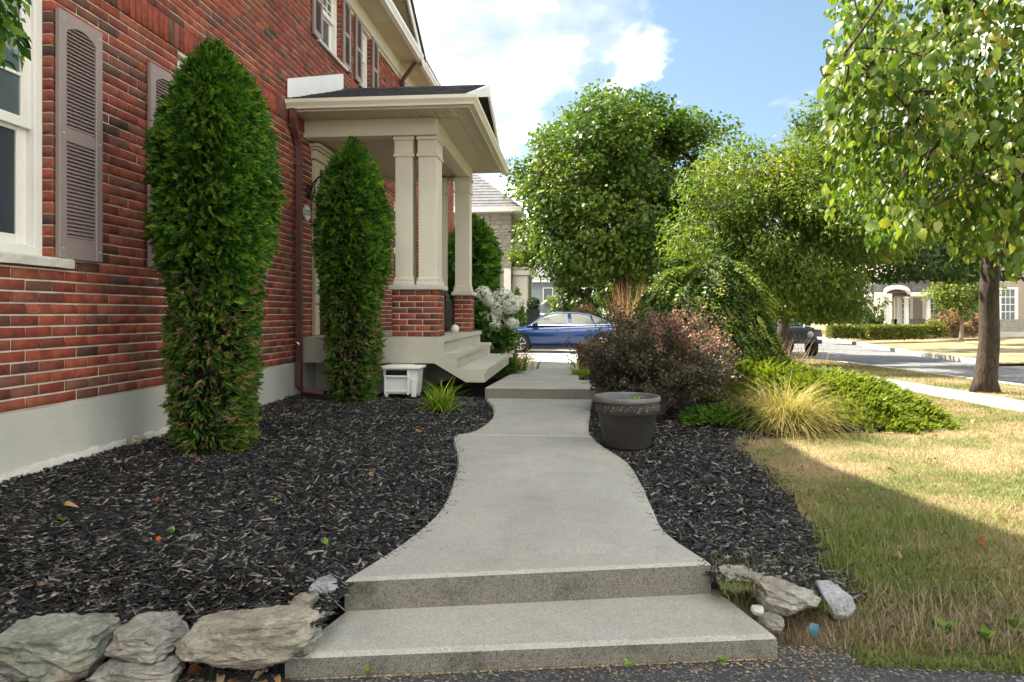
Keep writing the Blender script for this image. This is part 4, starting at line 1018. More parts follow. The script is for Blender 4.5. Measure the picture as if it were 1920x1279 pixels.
# ------------------------------------------------------------------ the stone house next door
nh = thing('stone_house', 'grey stone neighbouring house with hipped roof behind the maple', 'house', (-8, 36, -.5))
MB().box(-14, -2.72, 30.0, 42, -.7, 5.35).build('wall', 'house_stone', nh)
SM = []
for k in range(5):
    me = MB().box(-.5, .5, -.03, .03, -.5, .5, .012).mesh('stone'); me.materials.append(M['house_stone']); SM.append(me)
z = -.6
while z < 5.2:
    h = random.choice([.14, .18, .22]); x = -2.70 - random.random() * .02
    while x > -4.5:
        w = random.uniform(.24, .62); o = bpy.data.objects.new('stone', random.choice(SM)); COL.objects.link(o); adopt(o, nh)
        o.location = (x - w / 2, 29.985 + random.gauss(0, .008), z + h / 2); o.scale = (w - .018, 1, h - .016); x -= w
    z += h
for (a, b_, c_, d_) in [(-14.5, -2.3, 29.6, 42.4)]:
    MB().box(a, b_, c_, d_, 5.36, 5.40).build('soffit', 'white_metal', nh)
    f = MB().box(a - .02, b_ + .02, c_ - .08, c_ - .001, 5.36, 5.58, .01).box(b_ + .001, b_ + .08, c_ - .08, d_, 5.36, 5.58, .01); f.build('gutter', 'white_metal', nh)
    A = [(a, c_ - .06, 5.57), (b_ + .06, c_ - .06, 5.57), (b_ + .06, d_, 5.57), (a, d_, 5.57), (-10, 35.5, 10.0), (-7.6, 35.5, 10.0)]
    rf = MB().add(A, [(0, 1, 5, 4), (1, 2, 5), (2, 3, 4, 5), (3, 0, 4)]).build('roof', 'grey_shingle', nh)
    cs = MB(); n = 26
    for k in range(n):
        t0, t1 = k / n, (k + 1.1) / n
        for p, q, r_, s in ((A[0], A[1], A[5], A[4]), (A[1], A[2], A[5], A[5])):
            P = [Vector(p), Vector(q), Vector(r_), Vector(s)]
            l0, l1 = P[0].lerp(P[3], t0), P[0].lerp(P[3], min(1, t1)); r0, r1 = P[1].lerp(P[2], t0), P[1].lerp(P[2], min(1, t1)); up = Vector((0, 0, .035))
            cs.add([l0, r0, r0 + up, l0 + up, r1 + up * .2, l1 + up * .2], [(0, 1, 2, 3), (3, 2, 4, 5)])
    tag(cs.build('shingles', 'grey_shingle', rf), kind='stuff')
# white portico towards the street
po = MB().box(-2.72, -2.02, 30.4, 31.0, -.6, 2.62, .02).box(-2.72, -1.92, 30.3, 33.5, 2.63, 2.9, .02).box(-2.72, -1.84, 30.22, 33.58, 2.905, 3.0, .02).box(-2.6, -2.0, 33.0, 33.4, -.6, 2.62, .02)
po.build('portico', 'white_paint', nh); MB().prism([(30.2, 3.0), (33.6, 3.0), (31.9, 3.75)], 'x', -2.72, -1.82).build('portico_roof', 'asphalt_shingle', nh)
MB().box(-2.719, -2.70, 31.2, 32.6, .2, 2.3).build('window', 'window_glass', nh)
MB().box(-3.05, -2.735, 29.93, 29.975, .0, 2.9, .01).build('corner_board', 'white_paint', nh)

# ------------------------------------------------------------------ houses at the end of the street
def far_house(x0, x1, y0, y1, z0, ze, zr, wall, label, ridge='x', door=True, wins=2):
    h = thing('far_house', label, 'house', ((x0 + x1) / 2, y0, z0), 'houses at the end of the street')
    MB().box(x0, x1, y0, y1, z0, ze).build('wall', wall, h)
    sd_ = MB()
    z = z0 + .3
    while z < ze - .05: sd_.box(x0 + .02, x1 - .02, y0 - .025, y0 - .001, z, z + .16); z += .2
    tag(sd_.build('siding', wall, h), kind='stuff')
    if ridge == 'x':
        ym = (y0 + y1) / 2
        MB().prism([(y0 - .5, ze), (y1 + .5, ze), (ym, zr)], 'x', x0 - .4, x1 + .4).build('roof', 'grey_shingle', h)
        MB().box(x0 - .4, x1 + .4, y0 - .58, y0 - .505, ze - .16, ze + .02).build('fascia', 'white_paint', h)
    else:
        xm = (x0 + x1) / 2
        MB().prism([(x0 - .4, ze), (x1 + .4, ze), (xm, zr)], 'y', y0 - .4, y1 + .4).build('roof', 'grey_shingle', h)
        MB().prism([(x0 - .45, ze - .12), (x0 - .45, ze + .1), (xm, zr + .14), (x1 + .45, ze + .1), (x1 + .45, ze - .12), (xm, zr - .1)], 'y', y0 - .47, y0 - .405).build('barge_board', 'white_paint', h)
    for i in range(wins):
        xc = x0 + (x1 - x0) * (i + .5) / wins; zc_ = ze - 1.4
        w = MB().box(xc - .55, xc + .55, y0 - .07, y0 - .03, zc_ - .7, zc_ + .7, .02).build('window', 'white_paint', h)
        MB().box(xc - .45, xc + .45, y0 - .085, y0 - .071, zc_ - .6, zc_ + .6).build('pane', 'window_glass', w)
    if door:
        xc = x0 + (x1 - x0) * .7
        MB().box(xc - 1.1, xc + 1.1, y0 - .09, y0 - .03, z0, z0 + 2.1, .02).build('garage_door', 'white_paint', h)
    return h
far_house(-9, -1.4, 72, 82, -.6, 4.4, 7.2, 'blue_siding', 'pale blue grey two storey house at the end of the street', 'x', False, 3)
far_house(-2.6, 1.6, 66, 71.5, -.6, 1.9, 3.5, 'grey_siding', 'low dark grey gabled house with white door at the end of the street', 'y', True, 1)

# ------------------------------------------------------------------ the house across the street
rh = thing('siding_house', 'beige house across the street with white columned portico and stone base', 'house', (26, 44, -.3))
gz = -.32
MB().box(20.4, 38, 43.5, 54, gz - .3, 4.6).box(24.4, 38, 40, 43.49, gz - .3, 4.6).build('wall', 'beige_siding', rh)
MB().box(24.36, 38, 39.9, 39.995, gz - .3, .62, .02).box(20.3, 24.39, 43.4, 43.495, gz - .3, .62, .02).build('stone_base', 'house_stone', rh)
MB().box(24.30, 38, 39.82, 39.895, gz - .3, -.08, .01).build('foundation', 'parging', rh)
s_ = MB(); z = .64
while z < 4.5:
    for (a, b_, y) in ((24.4, 38, 40), (20.4, 24.38, 43.5)): s_.prism([(y - .001, z), (y - .03, z + .005), (y - .012, z + .145), (y - .001, z + .148)], 'x', a, b_)
    z += .15
tag(s_.build('siding', 'beige_siding', rh), kind='stuff')
def rwin(x0, x1, y, z0, z1):
    w = MB().box(x0 - .2, x0 - .001, y - .09, y - .032, z0 - .05, z1 + .12, .01).box(x1 + .001, x1 + .2, y - .09, y - .032, z0 - .05, z1 + .12, .01).box(x0, x1, y - .09, y - .032, z1, z1 + .12, .01).box(x0, x1, y - .09, y - .032, z0 - .05, z0, .01)
    m_ = w.build('window', 'white_paint', rh)
    MB().box(x0, x1, y - .05, y - .04, z0, z1).build('pane', 'window_glass', m_)
    g = MB(); xm = (x0 + x1) / 2
    for zz in (z0 + (z1 - z0) * .25, z0 + (z1 - z0) * .5, z0 + (z1 - z0) * .75): g.box(x0, x1, y - .062, y - .051, zz - .022, zz + .022)
    for xx in (x0 + (x1 - x0) / 3, x0 + (x1 - x0) * 2 / 3): g.box(xx - .018, xx + .018, y - .064, y - .0525, z0, z1)
    g.build('muntin', 'white_paint', m_)
rwin(25.0, 25.75, 40, .62, 2.25); rwin(28, 28.8, 40, .62, 2.25); rwin(20.75, 21.5, 43.5, .5, 1.9); rwin(22.5, 23.3, 43.5, .5, 1.9)
MB().tube([(26.5, 39.85, 4.5), (26.5, 39.85, gz)], .06, 8).build('downspout', 'beige_siding', rh)
MB().box(26.9, 31, 39.2, 39.99, 2.15, 2.28, .01).build('awning', 'white_paint', rh)
MB().prism([(39.5, 4.6), (54.5, 4.6), (47, 8.4)], 'x', 20, 38.5).build('roof', 'grey_shingle', rh)
# portico
MB().box(17.5, 21.6, 40.6, 43.38, gz - .1, gz + .22, .02).build('porch_floor', 'sidewalk_concrete', rh)
for (x, y) in ((17.85, 40.9), (18.35, 42.7), (18.8, 40.9), (20.0, 40.9 + .01), (20.45, 42.6), (21.3, 40.9)):
    c = MB().lathe([(.19, 0), (.19, .06), (.15, .09), (.15, .12), (.135, 1.1), (.12, 1.86), (.15, 1.88), (.15, 1.92), (.18, 1.93), (.18, 1.99), (0, 1.99)], (x, y, gz + .22), 16).build('column', 'white_paint', rh, True)
ent = MB().box(17.5, 18.65, 40.7, 41.1, 1.90, 2.14, .01).box(20.15, 21.6, 40.7, 41.1, 1.90, 2.14, .01).box(17.5, 17.8, 41.11, 43.4, 1.9, 2.14, .01).box(21.3, 21.6, 41.11, 43.4, 1.9, 2.14, .01)
ent.build('entablature', 'white_paint', rh)
arc = [(18.655, 1.90)] + [(19.4 - .745 * math.cos(t), 1.98 + .34 * math.sin(t)) for t in np.linspace(0, math.pi, 17)] + [(20.145, 1.90), (20.145, 2.2)] + [(19.4 + .745 * math.cos(t), 2.2 + .36 * math.sin(t)) for t in np.linspace(0.05, math.pi - .05, 17)] + [(18.655, 2.2)]
MB().prism(arc, 'y', 40.72, 41.08).build('arch', 'white_paint', rh)
MB().prism([(17.3, 2.142), (21.8, 2.142), (21.4, 2.5), (19.4, 3.0), (17.7, 2.5)], 'y', 41.12, 43.45).build('porch_roof', 'grey_shingle', rh)
MB().box(20.5, 21.0, 43.40, 43.48, gz + .2, 1.9).build('door', 'cream_paint', rh)

for ch in list(rh.children):
    ch.data.transform(Matrix.Translation((16.88, 0, 0)) @ Matrix.Scale(.91, 4, (1, 0, 0)) @ Matrix.Translation((-17.7, 0, 0)))
    for c2 in ch.children: c2.data.transform(Matrix.Translation((16.88, 0, 0)) @ Matrix.Scale(.91, 4, (1, 0, 0)) @ Matrix.Translation((-17.7, 0, 0)))

# ------------------------------------------------------------------ cars
def sedan(label, loc, rot, pnt, group=None):
    """nose towards +x in its own frame"""
    root = bpy.data.objects.new('parked_car', None); COL.objects.link(root); tag(root, label, 'car', group)
    def B(mb, nm, mt, par=None, smooth=False):
        o = bpy.data.objects.new(nm, mb.mesh(nm, smooth)); COL.objects.link(o); o.data.materials.append(M[mt]); o.parent = par or root; return o
    # x, half width, underside, belt height, deck crown
    st = [(-2.42, .70, .42, .74, .0), (-2.38, .80, .30, .90, .0), (-2.2, .88, .24, 1.0, .01), (-1.8, .915, .20, 1.01, .02), (-1.2, .92, .18, .985, .02), (-.4, .92, .17, .95, .02), (.4, .92, .17, .925, .02),
          (1.0, .918, .18, .905, .03), (1.45, .91, .20, .885, .05), (1.95, .885, .22, .80, .05), (2.25, .80, .26, .70, .04), (2.40, .66, .34, .60, .02)]
    def sec(x, w, zb, zt, cr):
        h = zt - zb
        hp = [(.0, zb), (w * .80, zb), (w * .93, zb + h * .10), (w * .985, zb + h * .30), (w, zb + h * .55), (w * .985, zb + h * .74), (w * .965, zb + h * .80), (w * .93, zb + h * .94), (w * .86, zt), (w * .5, zt + cr * .8), (0, zt + cr)]
        return [(x, y, z) for y, z in hp] + [(x, -y, z) for y, z in hp[-2:0:-1]]
    V = []; F = []
    for s in st: V += sec(*s)
    n = len(sec(*st[0]))
    for i in range(len(st) - 1):
        for k in range(n): F.append((i * n + k, i * n + (k + 1) % n, (i + 1) * n + (k + 1) % n, (i + 1) * n + k))
    F += [tuple(range(n)), tuple(range((len(st) - 1) * n, len(st) * n))]
    body = B(MB().add(V, F), 'body', pnt, None, True)
    mo = body.modifiers.new('smooth', 'SUBSURF'); mo.levels = 1; mo.render_levels = 1
    # cabin
    RF = [(-1.98, 1.0), (-1.55, 1.16), (-1.05, 1.335), (-.55, 1.415), (0, 1.425), (.35, 1.38), (.75, 1.22), (1.18, .93)]
    yb, yt = .815, .585
    def yw(z): return yb + (yt - yb) * max(0, min(1, (z - .95) / .47)) 
    V = []; F = []
    for x, z in RF:
        w = yw(z); zb_ = .93
        V += [(x, -yb, min(zb_, z - .01)), (x, -w, z - .035), (x, -w * .8, z), (x, 0, z + .012), (x, w * .8, z), (x, w, z - .035), (x, yb, min(zb_, z - .01))]
    for i in range(len(RF) - 1):
        for k in range(6): F.append((7 * i + k, 7 * i + k + 1, 7 * i + 8 + k, 7 * i + 7 + k))
    B(MB().add(V, F), 'roof', pnt, None, True)
    def roofz(x):
        return piece(RF, x)
    for s in (1, -1):
        def pane(pts, nm):
            V = [(x, s * (yw(z) + .010 + .012 * (1 - abs((z - 1.15) / .25))), z) for x, z in pts]
            return B(MB().add(V, [tuple(range(len(V)))]), nm, 'car_glass')
        top = lambda x: roofz(x) - .075
        w1 = [(.93, .965), (.70, top(.70)), (.35, top(.35) + .0), (.0, top(0)), (-.22, top(-.22)), (-.24, .965)]
        w2 = [(-.36, .965), (-.34, top(-.34)), (-.6, top(-.6)), (-.98, top(-.98)), (-1.10, .975)]
        w3 = [(-1.16, .98), (-1.05, top(-1.05)), (-1.38, top(-1.38)), (-1.66, .995)]
        for w in (w1, w2, w3): pane(w, 'window')
        line = [(1.02, .95), (.72, top(.72) + .03), (.35, top(.35) + .035), (0, top(0) + .035), (-.55, top(-.55) + .035), (-1.05, top(-1.05) + .035), (-1.4, top(-1.4) + .03), (-1.74, .985), (-1.1, .96), (-.3, .95), (1.02, .95)]
        B(MB().tube([(x, s * (yw(z) + .022), z) for x, z in line], .011, 5), 'window_trim', 'chrome')
        for xh in (.12, -.95):
            B(MB().box(xh - .10, xh + .10, s * .915, s * .945, .80, .825, .008), 'door_handle', 'chrome')
        for xs in (.98, -.30, -1.30):
            B(MB().box(xs - .004, xs + .004, s * .90, s * .9225, .34, .90), 'door_seam', 'black_plastic')
        mi = B(MB().box(.78, .98, s * .86, s * 1.03, .92, 1.04, .035), 'mirror', 'black_plastic')
        for xw in (1.42, -1.42):
            rot_ = Matrix.Translation((xw, s * .62, .33)) @ Matrix.Rotation(R(-90 * s), 4, 'X')
            a = MB().lathe([(0, 0), (.385, 0), (.385, .312), (0, .312)], n=28); a.xf(rot_); B(a, 'wheel_well_shade', 'dark_void')  # black cylinder stands in for the shaded hollow round the wheel
            t = MB().lathe([(.20, .1), (.31, .1), (.33, .14), (.33, .29), (.31, .316), (.235, .322), (.225, .30)], n=32); t.xf(rot_); ty = B(t, 'wheel', 'tyre_rubber', None, True)
            r_ = MB().lathe([(.228, .30), (.222, .318), (.20, .312), (.19, .27), (.05, .27)], n=32)
            for k in range(10):
                th = k * 2 * math.pi / 10; cx, sx = math.cos(th), math.sin(th)
                r_.add([(cx * .04 - sx * .018, sx * .04 + cx * .018, .318), (cx * .04 + sx * .018, sx * .04 - cx * .018, .318), (cx * .205 + sx * .024, sx * .205 - cx * .024, .314), (cx * .205 - sx * .024, sx * .205 + cx * .024, .314)], [(0, 1, 2, 3)])
            r_.lathe([(.05, .31), (.05, .322), (0, .325)], n=14); r_.xf(rot_); B(r_, 'rim', 'rim_alloy', ty)
        B(MB().prism([(2.05, .62), (2.36, .55), (2.38, .60), (2.1, .74), (1.9, .76)], 'y', s * .60, s * .865), 'headlight', 'lamp_lens')
        B(MB().box(-2.40, -2.25, s * .5, s * .83, .72, .86, .02), 'tail_light', 'red_lens')
        B(MB().box(-1.0, 1.0, s * .90, s * .935, .175, .24, .01), 'sill', 'black_plastic')
    wsx = lambda z: 1.18 - (z - .93) * (1.18 - .38) / .45
    B(MB().add([(wsx(.97) + .01, -.74, .985), (wsx(.97) + .01, .74, .985), (wsx(1.33) + .02, .57, 1.352), (wsx(1.33) + .02, -.57, 1.352)], [(0, 1, 2, 3)]), 'windshield', 'windshield_glass')
    B(MB().add([(-1.90, -.72, 1.045), (-1.90, .72, 1.045), (-1.12, .55, 1.335), (-1.12, -.55, 1.335)], [(0, 1, 2, 3)]), 'rear_window', 'windshield_glass')
    B(MB().box(2.34, 2.42, -.5, .5, .40, .56, .02), 'grille', 'grille_dark')
    root.location = loc; root.rotation_euler = (0, 0, rot); return root
sedan('shiny dark blue saloon car parked across the end of the front path', (-.42, 24.2, zs(24.2) + .015), R(180), 'blue_paint')
sedan('pale silver car parked far off beside the end of street houses', (-3.1, 57, zs(57) + .1), R(150), 'silver_paint')
def offroader(label, loc, rot):
    """nose towards +x"""
    root = bpy.data.objects.new('parked_off_road_car', None); COL.objects.link(root); tag(root, label, 'car')
    def B(mb, nm, mt, par=None, smooth=False):
        o = bpy.data.objects.new(nm, mb.mesh(nm, smooth)); COL.objects.link(o); o.data.materials.append(M[mt]); o.parent = par or root; return o
    B(MB().box(-2.0, .78, -.78, .78, .48, 1.12, .05), 'body', 'black_paint')
    B(MB().prism([(.785, .55), (2.02, .55), (2.04, .98), (1.95, 1.08), (.785, 1.13)], 'y', -.68, .68), 'hood', 'black_paint')
    B(MB().prism([(-2.0, 1.125), (.72, 1.125), (.42, 1.74), (.30, 1.79), (-1.95, 1.79)], 'y', -.70, .70), 'hardtop', 'black_paint')
    B(MB().add([(.735, -.62, 1.16), (.735, .62, 1.16), (.455, .60, 1.69), (.455, -.60, 1.69)], [(0, 1, 2, 3)]), 'windshield', 'windshield_glass')
    B(MB().box(2.041, 2.06, -.40, .40, .60, .96, .01), 'grille', 'grille_dark')
    g = MB()
    for k in range(7): g.box(2.061, 2.068, -.33 + k * .1, -.27 + k * .1, .64, .93)
    B(g, 'grille_slots', 'black_plastic')
    B(MB().box(2.08, 2.28, -.86, .86, .50, .64, .03), 'bumper', 'black_plastic')
    for s in (1, -1):
        B(MB().lathe([(0, .012), (.10, .008), (.105, 0), (.115, 0)], n=20).xf(Matrix.Translation((2.062, s * .52, .83)) @ Matrix.Rotation(R(90), 4, 'Y')), 'headlight', 'lamp_lens', None, True)
        B(MB().add([(.60 - .0, s * .705, 1.2), (-.25, s * .705, 1.2), (-.25, s * .705, 1.66), (.36, s * .705, 1.66)], [(0, 1, 2, 3)]), 'window', 'car_glass')
        B(MB().add([(-.35, s * .705, 1.2), (-1.15, s * .705, 1.2), (-1.15, s * .705, 1.66), (-.35, s * .705, 1.66)], [(0, 1, 2, 3)]), 'window', 'car_glass')
        B(MB().box(.55, .68, s * .80, s * 1.02, 1.12, 1.34, .03), 'mirror', 'black_plastic')
        for xw in (1.45, -1.3):
            B(MB().prism([(xw - .62, .72), (xw - .42, 1.0), (xw + .42, 1.0), (xw + .60, .74), (xw + .54, .74), (xw + .36, .93), (xw - .38, .93), (xw - .56, .72)], 'y', s * .66, s * .95), 'fender', 'black_plastic')
            rot_ = Matrix.Translation((xw, s * .62, .40)) @ Matrix.Rotation(R(-90 * s), 4, 'X')
            t = MB().lathe([(.22, 0), (.37, .0), (.40, .04), (.40, .22), (.37, .26), (.25, .265), (.22, .23)], n=32); t.xf(rot_); ty = B(t, 'wheel', 'tyre_rubber', None, True)
            r_ = MB().lathe([(.24, .24), (.20, .235), (.18, .15), (.06, .17), (.05, .21), (0, .21)], n=20); r_.xf(rot_); B(r_, 'rim', 'rim_alloy', ty)
    root.location = loc; root.rotation_euler = (0, 0, rot); return root
offroader('black off road car parked on the street facing the camera', (at(1460, 600, 27.6).x, 27.6, road_z(27.2)), R(-90))
# ------------------------------------------------------------------ plants
LEAF, LEAFS, MAPLE, FAN, SHOOT = leaf_t(), leaf_s(), maple_t(), fan_t(), shoot_t()
def bez(a, b, c, n=7): return [(a * (1 - t) ** 2 + b * 2 * t * (1 - t) + c * t * t) for t in np.linspace(0, 1, n)]
def tree(name, label, cat, base, fork_z, tr, C, Rad, ncl, clr, nleaf, tmpl, size, lmat, bmat='bark_brown', group=None, inner=.35, droop=.3, lobes=.22, seed=0, nprim=9, flat=.7, cut=None, indiv=0, twig=.012, stems=True, top=1.0):
    base = Vector(base); C = Vector(C)
    root = thing(name, label, cat, base, group)
    fork = Vector((base.x + (C.x - base.x) * .15, base.y + (C.y - base.y) * .15, fork_z))
    P = [base + Vector((0, 0, -.05)), base + (fork - base) * .08, base + (fork - base) * .35 + Vector((.03, 0, 0)), base + (fork - base) * .7, fork]
    tk = MB().tube(P, [tr * 1.55, tr * 1.15, tr * 1.0, tr * .93, tr * .85], 14)
    d = rdirs(ncl * 2); r = inner + (1 - inner) * rng.random(ncl * 2) ** .55
    lob = np.array([1 + lobes * 2 * fbm((p[0] + seed, p[1] + seed * .7, p[2]), 1.3) for p in d])
    Q = d * (r * lob)[:, None] * np.array(Rad) + np.array(C)
    ok = Q[:, 2] > base.z + .25
    if cut is not None: ok &= cut(Q)
    Q = Q[ok][:ncl]
    br = MB(); prim = []
    far = np.argsort(-np.linalg.norm((Q - np.array(fork)) * np.array([1, 1, .8]), axis=1))
    pick = []
    for i in far:
        q = Vector(Q[i])
        if all((q - Vector(Q[j])).length > max(Rad) * .55 for j in pick): pick.append(i)
        if len(pick) >= nprim: break
    for i in pick:
        q = Vector(Q[i]); mid = fork.lerp(q, .45) + Vector((0, 0, (q - fork).length * .16)); s0 = fork + Vector((0, 0, -.25 * random.random()))
        pts = bez(s0, mid, q, 9); rr = [tr * (.52 * (1 - t) + .05) for t in np.linspace(0, 1, 9)]
        br.tube(pts, rr, 7); prim += pts[2:]
    if not prim: prim = [fork]
    pa = np.array([tuple(p) for p in prim])
    for i in range(len(Q)):
        if i in pick: continue
        q = Vector(Q[i]); j = int(np.argmin(np.linalg.norm(pa - np.array(q), axis=1) + .15 * np.maximum(0, pa[:, 2] - q.z))); s0 = prim[j]
        mid = s0.lerp(q, .5) + Vector((random.gauss(0, .08), random.gauss(0, .08), .12 * (q - s0).length))
        br.tube(bez(s0, mid, q, 5), [twig * 1.7, twig * 1.3, twig, twig * .8, twig * .4], 5, False)
    tk.build('trunk', bmat, root, True); br.build('branches', bmat, root, True)
    k = rng.integers(0, len(Q), nleaf); off = rdirs(nleaf) * (rng.random(nleaf) ** .45 * 1.75 * clr)[:, None] * np.array([1, 1, flat])
    LP = Q[k] + off
    if cut is not None: m_ = cut(LP); LP = LP[m_]
    LP = LP[LP[:, 2] > base.z + .15]
    n = len(LP); out = norm(LP - np.array(C)); yd = out * .55 + rdirs(n) * .75 + np.array([0, 0, -droop])
    nh_ = np.array([0, 0, 1.0]) * .9 + rdirs(n) * .75 + out * .35
    Rm = frames(yd, nh_); S = size * (.45 + .95 * rng.random(n) ** 1.25)
    if indiv:
        # the nearest leaves are pieces of their own
        uvd = np.array([px(p) for p in LP]); vis = (uvd[:, 2] > .5) & (uvd[:, 0] > 0) & (uvd[:, 0] < 1920) & (uvd[:, 1] > 0) & (uvd[:, 1] < 1279)
        order = np.argsort(np.where(vis, uvd[:, 2] / S, 1e9))[:indiv]
        lm = []
        for q in range(4):
            T = leaf_t(.30 + .04 * q, .06 + .03 * q, .12 + .08 * q); me = fast('leaf', T[0], T[1], True); me.materials.append(M[lmat]); lm.append(me)
        for i in order:
            o = bpy.data.objects.new('leaf', lm[i % 4]); COL.objects.link(o); adopt(o, root)
            m4 = Matrix([list(Rm[i][r_] * S[i]) + [LP[i][r_]] for r_ in range(3)] + [[0, 0, 0, 1]]); o.matrix_basis = m4
        keep = np.ones(n, bool); keep[order] = False; Rm, S, LP = Rm[keep], S[keep], LP[keep]
    V, F = scatter(tmpl[0], tmpl[1], Rm, S, LP)
    tag(link('crown', fast('crown', V, F), lmat, root), kind='stuff')
    return root
# the big maple
tree('maple_tree', 'large round crowned green maple tree standing behind the blue car', 'tree', (2.0, 29, -.55), 2.6, .33, (2.1, 28.4, 5.6), (4.5, 4.3, 4.4), 260, .58, 84000, MAPLE, .145, 'maple_leaf', seed=3.1, droop=.45, lobes=.06, nprim=12, inner=.40, twig=.03, flat=.62, cut=lambda q: q[:, 2] > 2.35 - .10 * np.abs(q[:, 0] - 2))
tree('leafy_tree', 'yellowish green low branched tree behind the weeping spruce', 'tree', (at(1392, 589, 16.6).x, 16.6, -.3), 1.0, .13, (at(1465, 589, 16.4).x, 16.4, 2.4), (2.35, 2.1, 2.4), 270, .33, 60000, leaf_s(.24, .07, .25), .115, 'lime_leaf', 'bark_grey', seed=8.2, droop=.55, nprim=9, inner=.35, twig=.014, cut=lambda q: q[:, 2] > .74 + .5 * np.clip(q[:, 0] - 6.4, 0, 1))
tree('honey_locust_tree', 'airy tree with layered branches between the yellowish tree and street tree', 'tree', (5.9, 20.6, -.45), 2.0, .16, (at(1690, 589, 19.6).x, 19.6, 3.9), (3.6, 2.6, 2.9), 170, .40, 30000, LEAFS, .15, 'dark_leaf', seed=4.4, droop=.2, flat=.28, lobes=.3, nprim=11, inner=.3, twig=.016, cut=lambda q: q[:, 2] > 1.85)
tree('locust_tree', 'thin wispy pale tree rising behind the street tree crown', 'tree', (9.0, 33, -.5), 3.6, .16, (at(1560, 589, 31).x, 31, 7.6), (2.6, 2.0, 2.9), 150, .42, 9000, LEAFS, .2, 'lime_leaf', seed=14.4, droop=.3, flat=.3, lobes=.12, nprim=9, inner=.2, twig=.02)
# the street tree on the right, its big drooping leaves near the camera
tree('street_tree', 'near street tree with dark trunk and large drooping yellow green leaves', 'tree', (at(1847, 715, 10.2).x, 10.2, -.16), 1.75, .125, (5.15, 8.2, 3.72), (2.8, 2.9, 2.75), 340, .29, 25000, LEAF, .110, 'street_leaf', seed=21.0, droop=1.15, lobes=.2, nprim=10, inner=.3, twig=.011, indiv=290,
     cut=lambda q: (q[:, 2] > 1.32) & ((q[:, 0] - .355 * q[:, 1]) > (q[:, 2] < 2.3) * .055 * q[:, 1] + (q[:, 2] < 1.7) * .10 * q[:, 1]))
tree('ornamental_tree', 'leafy branch tips reaching in front of the left window', 'tree', (-3.0, 2.0, -.15), 1.5, .03, (-2.25, 2.28, 2.25), (.50, .3, .62), 34, .07, 1500, LEAFS, .05, 'cedar_spray', seed=2, droop=.5, inner=.4, nprim=5, twig=.004, cut=lambda q: q[:, 0] < -.862 * q[:, 1])
tree('young_tree', 'slim young green tree on the lawn across the street', 'tree', (at(1802, 589, 33).x, 33, -.3), 1.2, .075, (at(1802, 589, 33).x, 32.8, 2.1), (1.35, 1.1, 1.15), 46, .25, 4200, LEAFS, .15, 'lime_leaf', 'bark_grey', seed=5, droop=.5, inner=.3, nprim=6, twig=.015)
for i, (x, y, h, r_, lm, lb) in enumerate([(.9, 47, 4.8, 2.2, 'dark_leaf', 'dark green rounded tree between maple trunk and grey house'), (3.4, 44, 5.5, 2.4, 'maple_leaf', 'green tree just behind the maple trunk on its right'),
        (22.5, 60, 4.6, 4.2, 'dark_leaf', 'dark tree mass far beyond the clipped hedge'), (28, 66, 5.0, 4.2, 'lime_leaf', 'bright green tree behind the portico house'), (7.5, 62, 7.0, 4.5, 'dark_leaf', 'tall dark tree beyond the far end of the street'),
        (14, 58, 5.0, 4.4, 'maple_leaf', 'bushy green tree at the far bend of the street'), (-5.5, 88, 8, 5, 'dark_leaf', 'distant tree behind the pale blue house'), (-.6, 60, 3.4, 1.5, 'lime_leaf', 'small bright tree in front of the pale blue house')]):
    tree('background_tree', lb, 'tree', (x, y, -.5), h * .3, .03 * h + .05, (x, y, h * .58), (r_, r_, h * .48), 60, r_ * .15, 5200, LEAFS, .05 * h + .06, lm, seed=30 + i, droop=.4, inner=.35, nprim=7, twig=.03, group='trees in the background')

